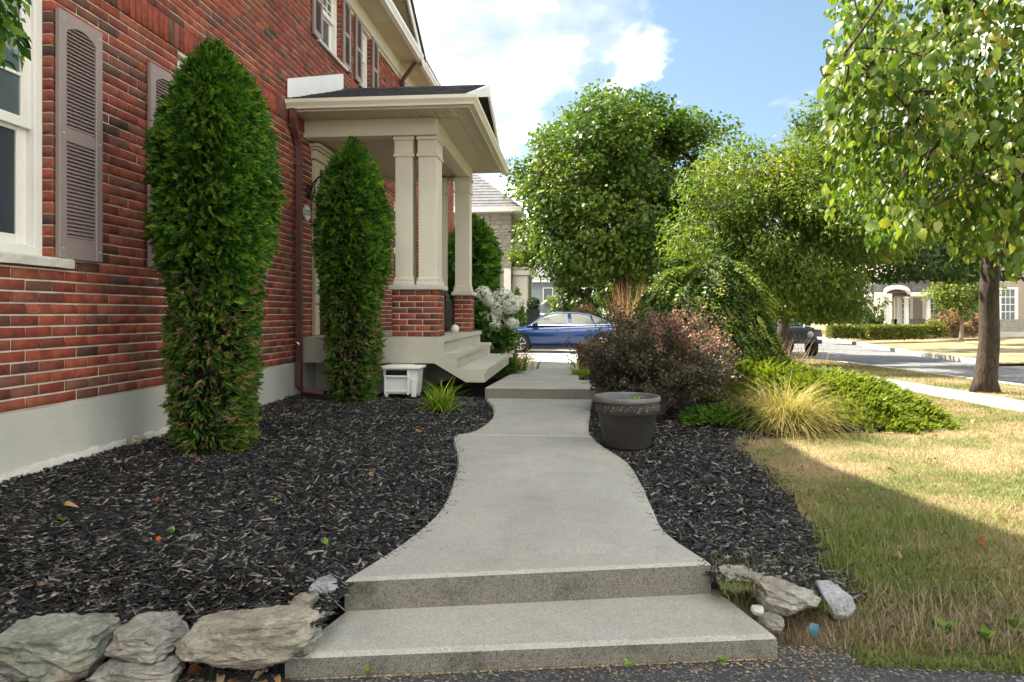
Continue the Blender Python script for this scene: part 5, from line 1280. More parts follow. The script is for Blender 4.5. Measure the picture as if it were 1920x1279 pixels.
# ---- clipped columnar cedars
def cedar(label, cx, cy, z0, H, prof, n, size, zthin, group, thin=True):
    root = thing('columnar_cedar', label, 'cedar', (cx, cy, z0), group)
    def rad(t): return piece(prof, t)
    t = rng.random(n); th = rng.uniform(0, 2 * math.pi, n)
    r0 = np.array([rad(a) for a in t]); keep = rng.random(n) < (.35 + .65 * r0 / max(p[1] for p in prof)); t, th, r0 = t[keep], th[keep], r0[keep]
    lump = np.array([1 + .15 * fbm((math.cos(a) * 1.2 + cx, math.sin(a) * 1.2 + cy, b * 5), 1.6) + .11 * fbm((math.cos(a) * 2, math.sin(a) * 2 + cy, b * 13), 2.2) for a, b in zip(th, t)])
    r1 = r0 * lump * (1 - .16 * rng.random(len(t)) ** 2)
    X = cx + r1 * np.cos(th); Y = cy + r1 * np.sin(th); Z = z0 + t * H
    out = np.stack([np.cos(th), np.sin(th), np.zeros(len(t))], -1); tang = np.stack([-np.sin(th), np.cos(th), np.zeros(len(t))], -1)
    n_ = len(t)
    yd = out * .62 + tang * rng.normal(.30, .34, n_)[:, None] + np.array([0, 0, 1.0]) * (rng.normal(-.12, .34, n_) + 1.3 * np.clip((t - .86) * 7, 0, 1))[:, None]
    nh_ = tang * .8 + rdirs(n_) * .6 + np.array([0, 0, .25])
    S = size * (.6 + .7 * rng.random(n_))
    Rm = frames(yd, nh_); P = np.stack([X, Y, Z], -1) - out * (size * .35)
    edge = zthin / H + .05 * np.sin(th * 3 + 1) + rng.normal(0, .035, n_)
    lo = t < edge
    if thin:
        drop = lo & (rng.random(n_) < .54 + .3 * np.sin(th * 2.7 + t * 21) * np.sin(t * 33 + th)); lo = lo & ~drop; hi = ~(t < edge)
    else: hi = ~lo
    for m_, nm, mt in ((hi, 'foliage', 'cedar_spray'), (lo, 'thin_foliage', 'cedar_thin')):
        if m_.sum():
            V, F = scatter(FAN[0] * np.array([.72, 1, 1]), FAN[1], Rm[m_], S[m_] * (1 if nm == 'foliage' else .74), P[m_]); tag(link(nm, fast(nm, V, F), mt, root), kind='stuff')
    # brown inside: dead sprays, stem, bare twigs
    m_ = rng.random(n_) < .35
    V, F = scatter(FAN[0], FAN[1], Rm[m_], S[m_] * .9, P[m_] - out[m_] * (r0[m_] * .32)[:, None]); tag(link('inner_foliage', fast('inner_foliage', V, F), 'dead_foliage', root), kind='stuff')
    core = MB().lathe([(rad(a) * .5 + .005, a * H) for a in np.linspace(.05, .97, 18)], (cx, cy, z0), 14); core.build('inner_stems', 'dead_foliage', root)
    st = MB(); 
    for k in range(4): a = random.uniform(0, 6.28); st.tube([(cx + .10 * math.cos(a), cy + .10 * math.sin(a), z0 - .03), (cx + .14 * math.cos(a), cy + .14 * math.sin(a), z0 + .4), (cx + .06 * math.cos(a), cy + .06 * math.sin(a), z0 + H * .8)], [.03, .025, .01], 7)
    st.build('stem', 'twig_brown', root)
    tw = MB()
    for k in range(240 if thin else 30):
        a = random.uniform(0, 6.28); b = random.uniform(.02, zthin / H * 1.02); rr = rad(b); u = Vector((math.cos(a), math.sin(a), 0)); p = Vector((cx, cy, z0 + b * H))
        q = p + u * rr * random.uniform(.95, 1.16) + Vector((random.gauss(0, .05), random.gauss(0, .05), random.uniform(-.06, .16))); mid = p + u * rr * .75 + Vector((random.gauss(0, .03), random.gauss(0, .03), random.uniform(-.06, .05)))
        tw.tube(bez(p + u * rr * .4, mid, q, 5), [.004, .0035, .003, .002, .001], 4, False)
    tw.build('twigs', 'twig_brown', root)
    return root
CG = 'clipped columnar cedars along the house'
cedar('tall columnar cedar with thin brown base in front of the shuttered brick wall', -2.41, 4.42, -.02, 2.69, [(0, .22), (.06, .265), (.25, .275), (.42, .28), (.52, .33), (.68, .355), (.77, .335), (.845, .29), (.91, .205), (.96, .12), (1, .02)], 30000, .090, 1.22, CG)
cedar('shorter columnar cedar in front of the front door and downspout', -2.31, 7.02, -.02, 2.70, [(0, .22), (.08, .26), (.3, .28), (.45, .295), (.55, .335), (.68, .355), (.8, .32), (.9, .22), (.96, .11), (1, .02)], 25000, .092, 1.15, CG)
cedar('dense cedar column beyond the porch beside the white hydrangea', -2.02, 13.6, -.12, 2.9, [(0, .40), (.3, .48), (.7, .50), (.88, .42), (.95, .26), (1, .03)], 6000, .16, .3, CG, False)
cedar('narrow dark evergreen spire against the stone house wall', -2.95, 25.5, -.45, 3.25, [(0, .30), (.2, .36), (.5, .28), (.8, .13), (1, .01)], 1500, .20, .2, 'dark evergreens by the stone house', False)
cedar('small dark evergreen cone in front of the white portico', -2.15, 26.2, -.45, 2.25, [(0, .36), (.15, .42), (.5, .28), (.8, .12), (1, .01)], 1500, .20, .2, 'dark evergreens by the stone house', False)

# ---- leafy bushes made of many small leaves on arching stems
def bush(name, label, cat, C, Rad, nst, nleaf, tmpl, size, lmat, group=None, zb=None, tips=None, seed=0, dens=1.0, lobes=.25, twigm='twig_brown', parts=True, spread=.035):
    C = Vector(C); zb = C.z - Rad[2] if zb is None else zb
    root = thing(name, label, cat, (C.x, C.y, zb), group)
    d = rdirs(nst); d[:, 2] = np.abs(d[:, 2]) * 1.0 - .35 * (rng.random(nst) < .4); d = norm(d)
    lob = np.array([1 + lobes * 2 * fbm((p[0] + seed, p[1], p[2] + seed), 1.6) for p in d]); tip = d * (lob * (.62 + .42 * rng.random(nst)))[:, None] * np.array(Rad) + np.array(C)
    tip[:, 2] = np.maximum(tip[:, 2], zb + .04)
    st = MB(); B0 = np.array([C.x, C.y, zb]); allP = []; allD = []
    for i in range(nst):
        q = Vector(tip[i]); s0 = Vector(B0) + Vector((random.gauss(0, .07) * Rad[0], random.gauss(0, .07) * Rad[1], 0)); mid = s0.lerp(q, .55) + Vector((0, 0, .22 * (q - s0).length))
        pts = bez(s0, mid, q, 8)
        if i % 3 == 0: st.tube(pts, np.linspace(.007, .0015, 8), 4, False)
        allP.append(np.array([tuple(p) for p in pts]))
    st.build('stems', twigm, root)
    A = np.array(allP); k = rng.integers(0, nst, nleaf); t = 1 - (rng.random(nleaf) ** 1.5) * .62; ft = t * 7; i0 = np.minimum(ft.astype(int), 6); w = (ft - i0)[:, None]
    P = A[k, i0] * (1 - w) + A[k, i0 + 1] * w; tan = A[k, np.minimum(i0 + 1, 7)] - A[k, i0]
    P = P + rng.normal(0, spread, (nleaf, 3)) * (.5 + t[:, None] * .5); ok = (P[:, 2] > zb + .01) & ~((name == 'barberry_bush') & (P[:, 0] < .16) & (P[:, 2] < .36)); P, tan, t = P[ok], tan[ok], t[ok]; n = len(P)
    yd = norm(tan) * .5 + rdirs(n) * .9; Rm = frames(yd, np.array([0, 0, 1.0]) * .8 + rdirs(n) * .8); S = size * (.6 + .7 * rng.random(n))
    if tips:
        tm = tips[1](P) & (t > .84)
        V, F = scatter(tmpl[0], tmpl[1], Rm[tm], S[tm], P[tm]); tag(link('shoot_tips', fast('shoot_tips', V, F), tips[0], root), kind='stuff')
        Rm, S, P = Rm[~tm], S[~tm], P[~tm]
    V, F = scatter(tmpl[0], tmpl[1], Rm, S, P); tag(link('foliage', fast('foliage', V, F), lmat, root), kind='stuff')
    return root
bush('barberry_bush', 'dark burgundy barberry bush with pink shoot tips behind the planter', 'bush', (.74, 6.62, .34), (.73, .62, .60), 420, 40000, leaf_s(.36, .05, .05), .028, 'barberry_leaf', zb=-.06, tips=('barberry_tip', lambda P: (P[:, 0] > .72) & (P[:, 2] > .54) & (rng.random(len(P)) < .65)), seed=4, spread=.026)
bush('purple_shrub', 'dusky purple shrub with upright shoots behind the burgundy barberry', 'bush', (1.25, 7.6, .42), (.55, .5, .52), 150, 9000, leaf_s(.36, .05, .05), .03, 'barberry_leaf', zb=-.08, tips=('barberry_tip', lambda P: (P[:, 2] > .62) & (rng.random(len(P)) < .3)), seed=9)
bush('hydrangea', 'hydrangea bush with big white flower heads beyond the porch', 'hydrangea', (-1.45, 12.1, .48), (.52, .55, .66), 90, 2600, LEAF, .105, 'hosta_leaf', zb=-.14, seed=2, spread=.05)
hyd = [o for o in COL.objects if o.name == 'hydrangea'][0]
for i, (u, v, r_) in enumerate([(906, 551, .13), (917, 566, .10), (942, 556, .16), (958, 574, .14), (935, 580, .13), (946, 606, .15), (961, 607, .10), (925, 592, .11), (969, 566, .11), (928, 611, .10), (912, 600, .08)]):
    c = at(u, v, 11.75 + .1 * (i % 3)); n = 190; d = rdirs(n); P = np.array(c) + d * r_ * 1.2 * (.75 + .3 * rng.random(n))[:, None] * np.array([1, 1, .85])
    V, F = scatter(LEAFS[0] * np.array([1.5, 1, 1]), LEAFS[1], frames(norm(np.cross(d, rdirs(n))), d), np.full(n, .055), P - .5 * .055 * 0); o = link('flower_head', fast('flower_head', V, F), 'petal', hyd)
def leafclump(name, label, cat, base, n, L, w, mat, lean, seed=0, group=None, curve=1.2, partname='blade', individual=True, spread=.03, seg=5):
    root = thing(name, label, cat, base, group); base = Vector(base)
    T = [blade_t(seg, w / L * .5, c) for c in (curve * .7, curve, curve * 1.3)]
    ms = []
    for t_ in T:
        me = fast(partname, t_[0], t_[1], True); me.materials.append(M[mat]); ms.append(me)
    if individual:
        for i in range(n):
            o = bpy.data.objects.new(partname, ms[i % 3]); COL.objects.link(o); adopt(o, root)
            s = L * random.uniform(.6, 1.15); a = random.uniform(0, 2 * math.pi); tl = min(1.25, abs(random.gauss(lean, lean * .55)))
            o.location = base + Vector((random.gauss(0, spread), random.gauss(0, spread), 0)); o.rotation_euler = (-tl, 0, a); o.scale = (s, s, s)
    return root
def clump_mesh(name, label, cat, base, n, L, w, mat, lean, curve=1.0, spread=.05, group=None, part='blades', seg=4):
    root = thing(name, label, cat, base, group)
    az = rng.uniform(0, 2 * math.pi, n); tl = np.clip(np.abs(rng.normal(lean, lean * .5, n)), 0, 1.35); h = L * (.55 + .55 * rng.random(n))
    z = np.stack([np.cos(az) * np.sin(tl), np.sin(az) * np.sin(tl), np.cos(tl)], -1); y = np.stack([np.cos(az) * np.cos(tl), np.sin(az) * np.cos(tl), -np.sin(tl)], -1)
    T = blade_t(seg, .5, curve); P = np.array(base) + np.stack([rng.normal(0, spread, n), rng.normal(0, spread, n), np.zeros(n)], -1)
    V, F = scatter(T[0], T[1], np.stack([np.cross(y, z), y, z], -1), np.stack([np.full(n, w), h, h], -1), P)
    tag(link(part, fast(part, V, F), mat, root), kind='stuff'); return root
leafclump('daylily', 'bright green strappy daylily clump in the mulch below the porch steps', 'daylily', (-1.28, 6.58, -.03), 190, .40, .017, 'lily_blade', .70, curve=.85, spread=.06)
clump_mesh('ornamental_grass', 'arching golden green ornamental grass clump at the bed corner', 'ornamental grass', (at(1474, 589, 6.05).x, 6.05, -.10), 1300, .84, .0065, 'golden_blade', .56, 1.7, .07)
clump_mesh('ornamental_grass', 'low pale grass clump just left of the golden grass', 'ornamental grass', (1.52, 6.35, -.09), 420, .48, .006, 'golden_blade', .75, 1.4, .06)
r_ = clump_mesh('feather_grass', 'upright tan feather grass rising behind the burgundy barberry', 'ornamental grass', (at(1184, 589, 12.6).x, 12.6, -.2), 420, 1.72, .013, 'feather_straw', .15, .35, .13, part='plumes')
clump_mesh('feather_grass', 'tan feather grass patch beyond the blue car roof', 'ornamental grass', (-.7, 33, -.5), 420, 1.45, .03, 'feather_straw', .25, .5, .8, part='plumes')
clump_mesh('dry_flower_stems', 'pinkish dry flower stems standing behind the juniper', 'dry stems', (2.85, 9.6, .0), 130, .72, .010, 'pink_leaf', .30, .4, .20, part='stems')
clump_mesh('lime_tuft', 'lime green tuft spilling beside the terracotta pot', 'tuft', (.13, 10.3, -.03), 300, .34, .010, 'lily_blade', .7, 1.0, .06)
clump_mesh('hosta', 'green leafy perennials spilling over the path beyond the porch steps', 'perennials', (-1.12, 10.6, .0), 170, .50, .06, 'hosta_leaf', .75, 1.2, .16, part='leaves')
clump_mesh('perennial', 'taller leafy perennials with pale tips beside the path in front of the blue car', 'perennials', (-1.25, 12.6, -.1), 150, .50, .05, 'hosta_leaf', .5, 1.0, .2, part='leaves')
clump_mesh('pale_plume_plant', 'pale pinkish plume flowers at the path edge before the blue car', 'perennials', (-1.0, 11.9, -.08), 110, .48, .012, 'feather_straw', .3, .6, .14, part='plumes')
# ---- weeping spruce: a dome of hanging needled shoots
sp = thing('weeping_spruce', 'weeping spruce mound of hanging dark green shoots behind the barberry', 'spruce', (1.78, 9.3, -.1))
sc_ = Vector((1.74, 9.3, 0))
n = 4200; th = rng.uniform(0, 2 * math.pi, n); ph = np.arccos(1 - rng.random(n) * 1.05); rxy = .80 * np.sin(np.minimum(ph, 1.45)) ** .8
lump = np.array([1 + .22 * fbm((math.cos(a) * 1.5, math.sin(a) * 1.5, b * 1.5), 1.8) for a, b in zip(th, ph)])
zt = np.where(rng.random(n) < .55, 1, rng.random(n))
Zs = .62 + .90 * np.cos(np.minimum(ph, 1.5)) * lump; hang = rng.random(n) ** 1.2 * .85 * np.sin(np.minimum(ph, 1.5)) ** 2; Zs = np.maximum(Zs - hang, .0)
rr_ = rxy * lump * (1 - .12 * rng.random(n)); P = np.stack([sc_.x + rr_ * np.cos(th) + .10 * hang, sc_.y + rr_ * np.sin(th), Zs], -1)
out = np.stack([np.cos(th), np.sin(th), np.zeros(n)], -1); sn = np.sin(np.minimum(ph, 1.5))
yd = out * (.75 - .3 * sn)[:, None] + np.array([0, 0, -1.0]) * (.15 + .95 * sn)[:, None] + rdirs(n) * .38
V, F = scatter(SHOOT[0], SHOOT[1], frames(yd, out + rdirs(n) * .3), .16 + .15 * rng.random(n), P)
tag(link('shoots', fast('shoots', V, F), 'spruce_needle', sp), kind='stuff')
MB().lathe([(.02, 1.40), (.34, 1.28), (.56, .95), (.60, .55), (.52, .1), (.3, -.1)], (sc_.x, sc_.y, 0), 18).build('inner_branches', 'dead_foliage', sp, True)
MB().tube([(sc_.x, sc_.y, -.15), (sc_.x + .05, sc_.y, .6), (sc_.x - .02, sc_.y, 1.35)], [.07, .05, .02], 9).build('trunk', 'bark_brown', sp)
# ---- spreading juniper: plumes leaning outwards
def juniper(label, C, Rx, Ry, H, n, size, mat='juniper_spray', group='spreading junipers'):
    root = thing('spreading_juniper', label, 'juniper', (C[0], C[1], C[2]), group)
    a = rng.uniform(0, 2 * math.pi, n); r = rng.random(n) ** .55
    lump = np.array([1 + .28 * fbm((math.cos(q) * 1.6 + C[0], math.sin(q) * 1.6, 0), 1.5) for q in a])
    X = C[0] + Rx * r * lump * np.cos(a); Y = C[1] + Ry * r * lump * np.sin(a)
    Z = C[2] + H * (1 - r ** 2.6) * (.55 + .45 * rng.random(n)) + .03 + .06 * np.array([fbm((x, y, 0), 2.5) for x, y in zip(X, Y)])
    out = np.stack([np.cos(a), np.sin(a), np.zeros(n)], -1); yd = out * .9 + rdirs(n) * .55 + np.array([0, 0, .34])
    V, F = scatter(FAN[0] * np.array([.5, 1, 1]), FAN[1], frames(yd, np.array([0, 0, 1.0]) * .6 + rdirs(n) * .8), size * (.6 + .7 * rng.random(n)), np.stack([X, Y, Z], -1))
    tag(link('foliage', fast('foliage', V, F), mat, root), kind='stuff')
    st = MB()
    for k in range(26):
        q = random.uniform(0, 6.28); st.tube(bez(Vector(C), Vector((C[0] + Rx * .5 * math.cos(q), C[1] + Ry * .5 * math.sin(q), C[2] + H * .9)), Vector((C[0] + Rx * .85 * math.cos(q), C[1] + Ry * .85 * math.sin(q), C[2] + H * .35)), 6), np.linspace(.02, .004, 6), 5, False)
    st.build('stems', 'twig_brown', root); return root
juniper('bright lime green spreading juniper between the golden grass and sidewalk', (at(1555, 589, 7.6).x, 7.6, -.13), .74, 1.6, .36, 26000, .092)
juniper('lime green juniper spread behind the golden grass near the spruce', (2.25, 8.4, -.10), .75, 1.2, .42, 9000, .095)
juniper('dark green low juniper creeping out under the burgundy barberry', (1.38, 6.15, -.09), .38, .30, .16, 2600, .085, 'cedar_spray')
# ---- clipped hedge and bushes across the street
def hedge(label, x0, x1, y0, y1, z0, z1, n, mat, group):
    root = thing('clipped_hedge', label, 'hedge', ((x0 + x1) / 2, (y0 + y1) / 2, z0), group)
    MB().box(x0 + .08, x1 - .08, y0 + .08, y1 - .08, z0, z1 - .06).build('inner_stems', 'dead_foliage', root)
    P = np.stack([rng.uniform(x0, x1, n), rng.uniform(y0, y1, n), rng.uniform(z0, z1, n)], -1); f = rng.random(n)
    P[f < .45, 2] = z1; P[(f >= .45) & (f < .9), 1] = y0; P[f >= .9, 0] = x0; P += rng.normal(0, .03, P.shape)
    V, F = scatter(LEAFS[0] * np.array([1.4, 1, 1]), LEAFS[1], frames(rdirs(n), rdirs(n) + np.array([0, -.4, .8])), np.full(n, .10), P); tag(link('foliage', fast('foliage', V, F), mat, root), kind='stuff'); return root
hg = 'clipped hedges across the street'
hedge('long low clipped hedge in front of the white columned portico', 14.9, 17.7, 36, 36.9, -.32, .28, 5000, 'hedge_leaf', hg); hedge('short low clipped hedge left of the long hedge', 13.3, 14.7, 36.6, 37.4, -.34, .26, 2300, 'hedge_leaf', hg)
hedge('low bright hedge strip beside the stone house portico', -2.2, -1.2, 28.4, 28.9, -.5, .42, 1500, 'hedge_leaf', hg)
bush('round_bush', 'large rounded pinkish green bush beside the portico across the street', 'bush', (at(1792, 589, 37.4).x, 37.4, .35), (1.35, .9, .95), 110, 5200, LEAFS, .14, 'pink_leaf', zb=-.35, seed=3, spread=.08)
bush('round_bush', 'small yellow green bush at the right end of the long hedge', 'bush', (at(1752, 589, 36.3).x, 36.3, .05), (.55, .5, .5), 60, 1900, LEAFS, .12, 'hedge_leaf', zb=-.35, seed=5, spread=.06)
bush('round_bush', 'dark green bush partly hidden by the street tree trunk', 'bush', (at(1825, 589, 38.3).x, 38.3, .25), (.9, .7, .8), 70, 2600, LEAFS, .14, 'dark_leaf', zb=-.35, seed=6, spread=.08)
bush('round_bush', 'green bush standing behind the left portico columns', 'bush', (at(1682, 589, 44.4).x, 44.4, .6), (1.1, .6, .95), 70, 2400, LEAFS, .16, 'dark_leaf', zb=-.3, seed=7, spread=.08)
bush('round_bush', 'dark green bush behind the short hedge', 'bush', (at(1615, 589, 40.5).x, 40.5, .25), (1.3, .9, .8), 70, 2600, LEAFS, .16, 'dark_leaf', zb=-.4, seed=8, spread=.09)
bush('round_bush', 'salmon tinted bush in front of the dark tree beyond the blue car', 'bush', (.55, 38, .6), (.85, .7, .85), 70, 2400, LEAFS, .13, 'pink_leaf', zb=-.5, seed=10, spread=.08)
bush('round_bush', 'green bush beyond the rear of the blue car', 'bush', (1.3, 35.5, .2), (1.1, .8, .75), 70, 2600, LEAFS, .13, 'maple_leaf', zb=-.5, seed=11, spread=.08)
bush('round_bush', 'yellow green bush just left of the weeping spruce', 'bush', (1.75, 11.8, .55), (.42, .5, .75), 90, 3600, LEAFS, .06, 'lime_leaf', zb=-.15, seed=12, spread=.05)
# ------------------------------------------------------------------ pots, bin, stones, seedlings, fallen leaves
def pot(name, label, c, r, h, body, rim, relief=True):
    root = thing(name, label, 'planter', c)
    pr = [(0, .0), (r * .66, 0), (r * .70, .015), (r * .88, h * .66), (r * .89, h * .665), (r * .915, h * .675), (r * .93, h * .70), (r * .955, h * .885), (r * .955, h * .90)]
    MB().lathe(pr, c, 48).build('body', body, root, True)
    MB().lathe([(r * .955, h * .895), (r * .985, h * .90), (r * 1.0, h * .93), (r * 1.0, h * .975), (r * .975, h), (r * .92, h), (r * .90, h * .97), (r * .88, h * .84)], c, 48).build('rim', rim, root, True)
    if relief:
        mb = MB(); n = 44
        for k in range(n):
            th = 2 * math.pi * k / n + .02; rr = r * .945; s = .018 if k % 2 else .012
            zc = c[2] + h * (.79 + .02 * math.sin(k * 2.3))
            for dz, da in ((0, 0), (.014, .03), (-.012, -.035)):
                p = Vector((c[0] + rr * math.cos(th + da), c[1] + rr * math.sin(th + da), zc + dz)); o_ = Vector((math.cos(th), math.sin(th), 0)); t_ = Vector((-math.sin(th), math.cos(th), 0))
                mb.add([p - t_ * s, p + Vector((0, 0, -s * .8)), p + t_ * s, p + Vector((0, 0, s * .8)), p + o_ * .009], [(0, 1, 4), (1, 2, 4), (2, 3, 4), (3, 0, 4)])
        mb.build('relief_band', 'pot_relief', root)
    V = [(c[0], c[1], c[2] + h * .87)]; F = []
    for k in range(24): th = 2 * math.pi * k / 24; V.append((c[0] + r * .89 * math.cos(th), c[1] + r * .89 * math.sin(th), c[2] + h * .85 + .006 * math.sin(k * 1.7)))
    for k in range(24): F.append((0, 1 + k, 1 + (k + 1) % 24))
    MB().add(V, F).build('soil', 'seed_soil', root)
    return root
PC = (.395, 5.09, -.075)
pot('planter_pot', 'weathered dark grey planter with relief band on the right path edge', PC, .243, .375, 'pot_resin', 'pot_rim')
clump_mesh('pot_weeds', 'sparse yellow green weeds growing in the dark grey planter', 'weeds', (PC[0] + .05, PC[1], PC[2] + .325), 60, .075, .02, 'lily_blade', .8, 1.0, .03, part='leaves')
clump_mesh('pot_weeds', 'low flat green weeds on the soil at the left in the planter', 'weeds', (PC[0] - .06, PC[1] - .04, PC[2] + .322), 40, .04, .016, 'golden_blade', 1.0, 1.0, .05, part='leaves')
pot('planter_pot', 'brown terracotta pot standing at the far right path edge', (.30, 11.5, upper_z(0, 11.5) - .02), .27, .50, 'terracotta', 'terracotta', False)
# tall black planter with a clipped ball by the portico
ur = thing('tall_planter', 'tall black square planter with clipped green ball by the white portico', 'planter', (-1.62, 27.6, -.45))
V = [(-1.80, 27.42, -.45), (-1.44, 27.42, -.45), (-1.44, 27.78, -.45), (-1.80, 27.78, -.45), (-1.89, 27.33, 1.1), (-1.35, 27.33, 1.1), (-1.35, 27.87, 1.1), (-1.89, 27.87, 1.1)]
MB().add(V, [(0, 1, 5, 4), (1, 2, 6, 5), (2, 3, 7, 6), (3, 0, 4, 7), (4, 5, 6, 7), (3, 2, 1, 0)]).build('planter', 'black_plastic', ur)
n = 700; d = rdirs(n); P = np.array([-1.62, 27.6, 1.32]) + d * .24 * (.85 + .25 * rng.random(n))[:, None]
V, F = scatter(LEAFS[0], LEAFS[1], frames(rdirs(n), d), np.full(n, .09), P); tag(link('foliage', fast('foliage', V, F), 'dark_leaf', ur), kind='stuff')
# low walls near the stone house
for lb, x0, x1, y, z0, z1 in (('low dark stone garden wall beyond the blue car bonnet', -1.9, .4, 29.6, -.5, .52), ('pale stone block wall at the left beyond the hydrangea', -2.55, -1.9, 22.0, -.42, .44), ('pale stone block wall just beyond the blue car nose', -1.75, -1.35, 26.9, -.45, .38)):
    w = thing('garden_wall', lb, 'garden wall', ((x0 + x1) / 2, y, z0), 'low garden walls'); z = z0
    while z < z1 - .08:
        x = x0
        while x < x1 - .05:
            l = min(random.uniform(.3, .55), x1 - x); o = bpy.data.objects.new('stone', SM[0]); COL.objects.link(o); adopt(o, w); o.location = (x + l / 2, y, z + .085); o.scale = (l - .012, 5, .16); x += l
        z += .172
    MB().box(x0 - .04, x1 + .04, y - .22, y + .22, z + .001, z + .06, .01).build('cap', 'sill_stone', w)
# the white bin under the porch slab
bn = thing('storage_bin', 'small white plastic bin with dark window under the porch slab', 'bin', (-1.87, 7.42, 0))
x0, x1, y0, y1 = -2.075, -1.665, 7.27, 7.54
def tap_box(xa, xb, ya, yb, za, zb, tp):
    return [(xa + tp, ya + tp, za), (xb - tp, ya + tp, za), (xb - tp, yb - tp, za), (xa + tp, yb - tp, za), (xa, ya, zb), (xb, ya, zb), (xb, yb, zb), (xa, yb, zb)]
BF = [(0, 1, 5, 4), (1, 2, 6, 5), (2, 3, 7, 6), (3, 0, 4, 7), (4, 5, 6, 7), (3, 2, 1, 0)]
MB().add(tap_box(x0 + .01, x1 - .01, y0 + .012, y1, .03, .30, .022), BF).build('body', 'bin_plastic', bn)
MB().box(x0 - .02, x1 + .02, y0 - .02, y1 + .01, .301, .332, .008).box(x0 + .04, x1 - .10, y0 - .004, y1 - .03, .332, .342, .003).build('lid', 'bin_plastic', bn)
MB().box(x0 + .045, x0 + .275, y0 + .002, y0 + .018, .235, .290).build('opening', 'dark_void', bn)
MB().box(x0 + .02, x0 + .30, y0 - .004, y0 + .012, .212, .232, .004).box(x0 + .022, x0 + .044, y0 - .003, y0 + .015, .02, .212, .005).box(x0 + .276, x0 + .298, y0 - .003, y0 + .015, .02, .30, .005).box(x0 + .03, x0 + .29, y0 + .004, y0 + .018, .05, .068, .004).build('front_frame', 'bin_plastic', bn)
MB().box(x1 - .085, x1 - .03, y0 + .0, y0 + .02, .0, .2, .006).box(x0 + .03, x0 + .06, y0 + .02, y0 + .05, 0, .03).box(x1 - .07, x1 - .04, y1 - .06, y1 - .03, 0, .03).build('foot', 'bin_plastic', bn)

# ---- rocks
def rock(name, label, cat, c, dims, rot, mat, seed, chops=9, group=None, tilt=(0, 0), rough=.085, sink=0):
    n1, n2 = 40, 26; rs = random.Random(seed); V = []
    pl = []
    for k in range(chops):
        d = Vector((rs.gauss(0, 1), rs.gauss(0, 1), rs.gauss(0, .8))).normalized(); pl.append((d, rs.uniform(.62, .86)))
    pl += [(Vector((.05, .1, 1)).normalized(), .62), (Vector((.1, -1, .15)).normalized(), .66), (Vector((-.1, -.8, -.5)).normalized(), .72)]
    F = []
    for j in range(n2 + 1):
        ph = math.pi * j / n2
        for i in range(n1):
            th = 2 * math.pi * i / n1; p = Vector((math.sin(ph) * math.cos(th), math.sin(ph) * math.sin(th), math.cos(ph)))
            for d, h in pl:
                e = p.dot(d) - h
                if e > 0: p -= d * e * .96
            q = p * 1.25; w = fbm((q.x * 1.4 + seed, q.y * 1.4, q.z * 3.4), 1.6); w2 = fbm((q.x + seed, q.y, q.z * 2.6), 7)
            p = p * (1 + rough * w * 1.3 + rough * .45 * w2)
            V.append((p.x * dims[0] * 1.0, p.y * dims[1] * 1.2, p.z * dims[2] * 1.06 - dims[2] * .12))
    for j in range(n2):
        for i in range(n1): F.append((j * n1 + i, (j + 1) * n1 + i, (j + 1) * n1 + (i + 1) % n1, j * n1 + (i + 1) % n1))
    mt = Matrix.Translation(c) @ Matrix.Rotation(rot, 4, 'Z') @ Matrix.Rotation(tilt[0], 4, 'X') @ Matrix.Rotation(tilt[1], 4, 'Y')
    mb = MB(); mb.v = [tuple(mt @ Vector(p)) for p in V]; mb.f = F
    me = mb.mesh(name, False); o = link(name, me, mat); tag(o, label, cat, group)
    # shift the origin to the base
    off = Vector((c[0], c[1], c[2] - dims[2])); me.transform(Matrix.Translation(-off)); o.location = off; return o
RG = 'edging stones along the driveway'
def rk(label, u0, u1, v0, v1, Y, dep, mat, seed, rot=0, tilt=(0, 0), **k):
    a = at(u0, (v0 + v1) / 2, Y); b = at(u1, (v0 + v1) / 2, Y); t = at((u0 + u1) / 2, v0, Y).z; bt = at((u0 + u1) / 2, v1, Y).z
    return rock('edging_stone', label, 'stone', ((a.x + b.x) / 2, Y + dep * .2, (t + bt) / 2), ((b.x - a.x) / 2, dep, (t - bt) / 2), rot, mat, seed, group=RG, tilt=tilt, **k)
rk('large greenish rounded boulder at the far left end of the stone row', -12, 188, 1160, 1272, 2.10, .17, 'green_rock', 3)
rk('small grey striped stone second from left in the row', 204, 340, 1162, 1236, 2.16, .12, 'grey_rock', 5)
rk('long pale slab shaped boulder leaning up to the right in the row', 338, 588, 1138, 1252, 2.17, .15, 'tan_rock', 8, R(5), (0, R(-9)), chops=5)
rk('little rounded pale stone on top of the long slab boulder end', 540, 592, 1112, 1150, 2.33, .05, 'tan_rock', 11)
rk('pale grey pointed stone in the mulch beside the upper step', 574, 638, 1082, 1132, 2.50, .07, 'slate_rock', 14)
rk('flat dark grey stone wedged under the second stone', 172, 350, 1232, 1280, 2.10, .10, 'grey_rock', 17)
rk('flat greenish stone under the right end of the long slab boulder', 500, 600, 1160, 1235, 2.22, .10, 'green_rock', 19, R(10), (0, R(-18)))
rk('dark low stone in the bottom left corner under the boulder', -40, 40, 1240, 1290, 2.03, .07, 'grey_rock', 23)
rk('rough grey stone nearest the upper step on the right side', 1340, 1430, 1060, 1106, 2.76, .07, 'grey_rock', 31)
rk('broad flat grey stone in the middle of the right side stones', 1400, 1542, 1086, 1150, 2.66, .10, 'grey_rock', 35, R(-6), (0, R(6)))
top = [(1529, 1087, 2.74), (1556, 1087, 2.735), (1597, 1117, 2.68), (1606, 1138, 2.65), (1592, 1155, 2.625), (1566, 1152, 2.63), (1546, 1122, 2.68)]
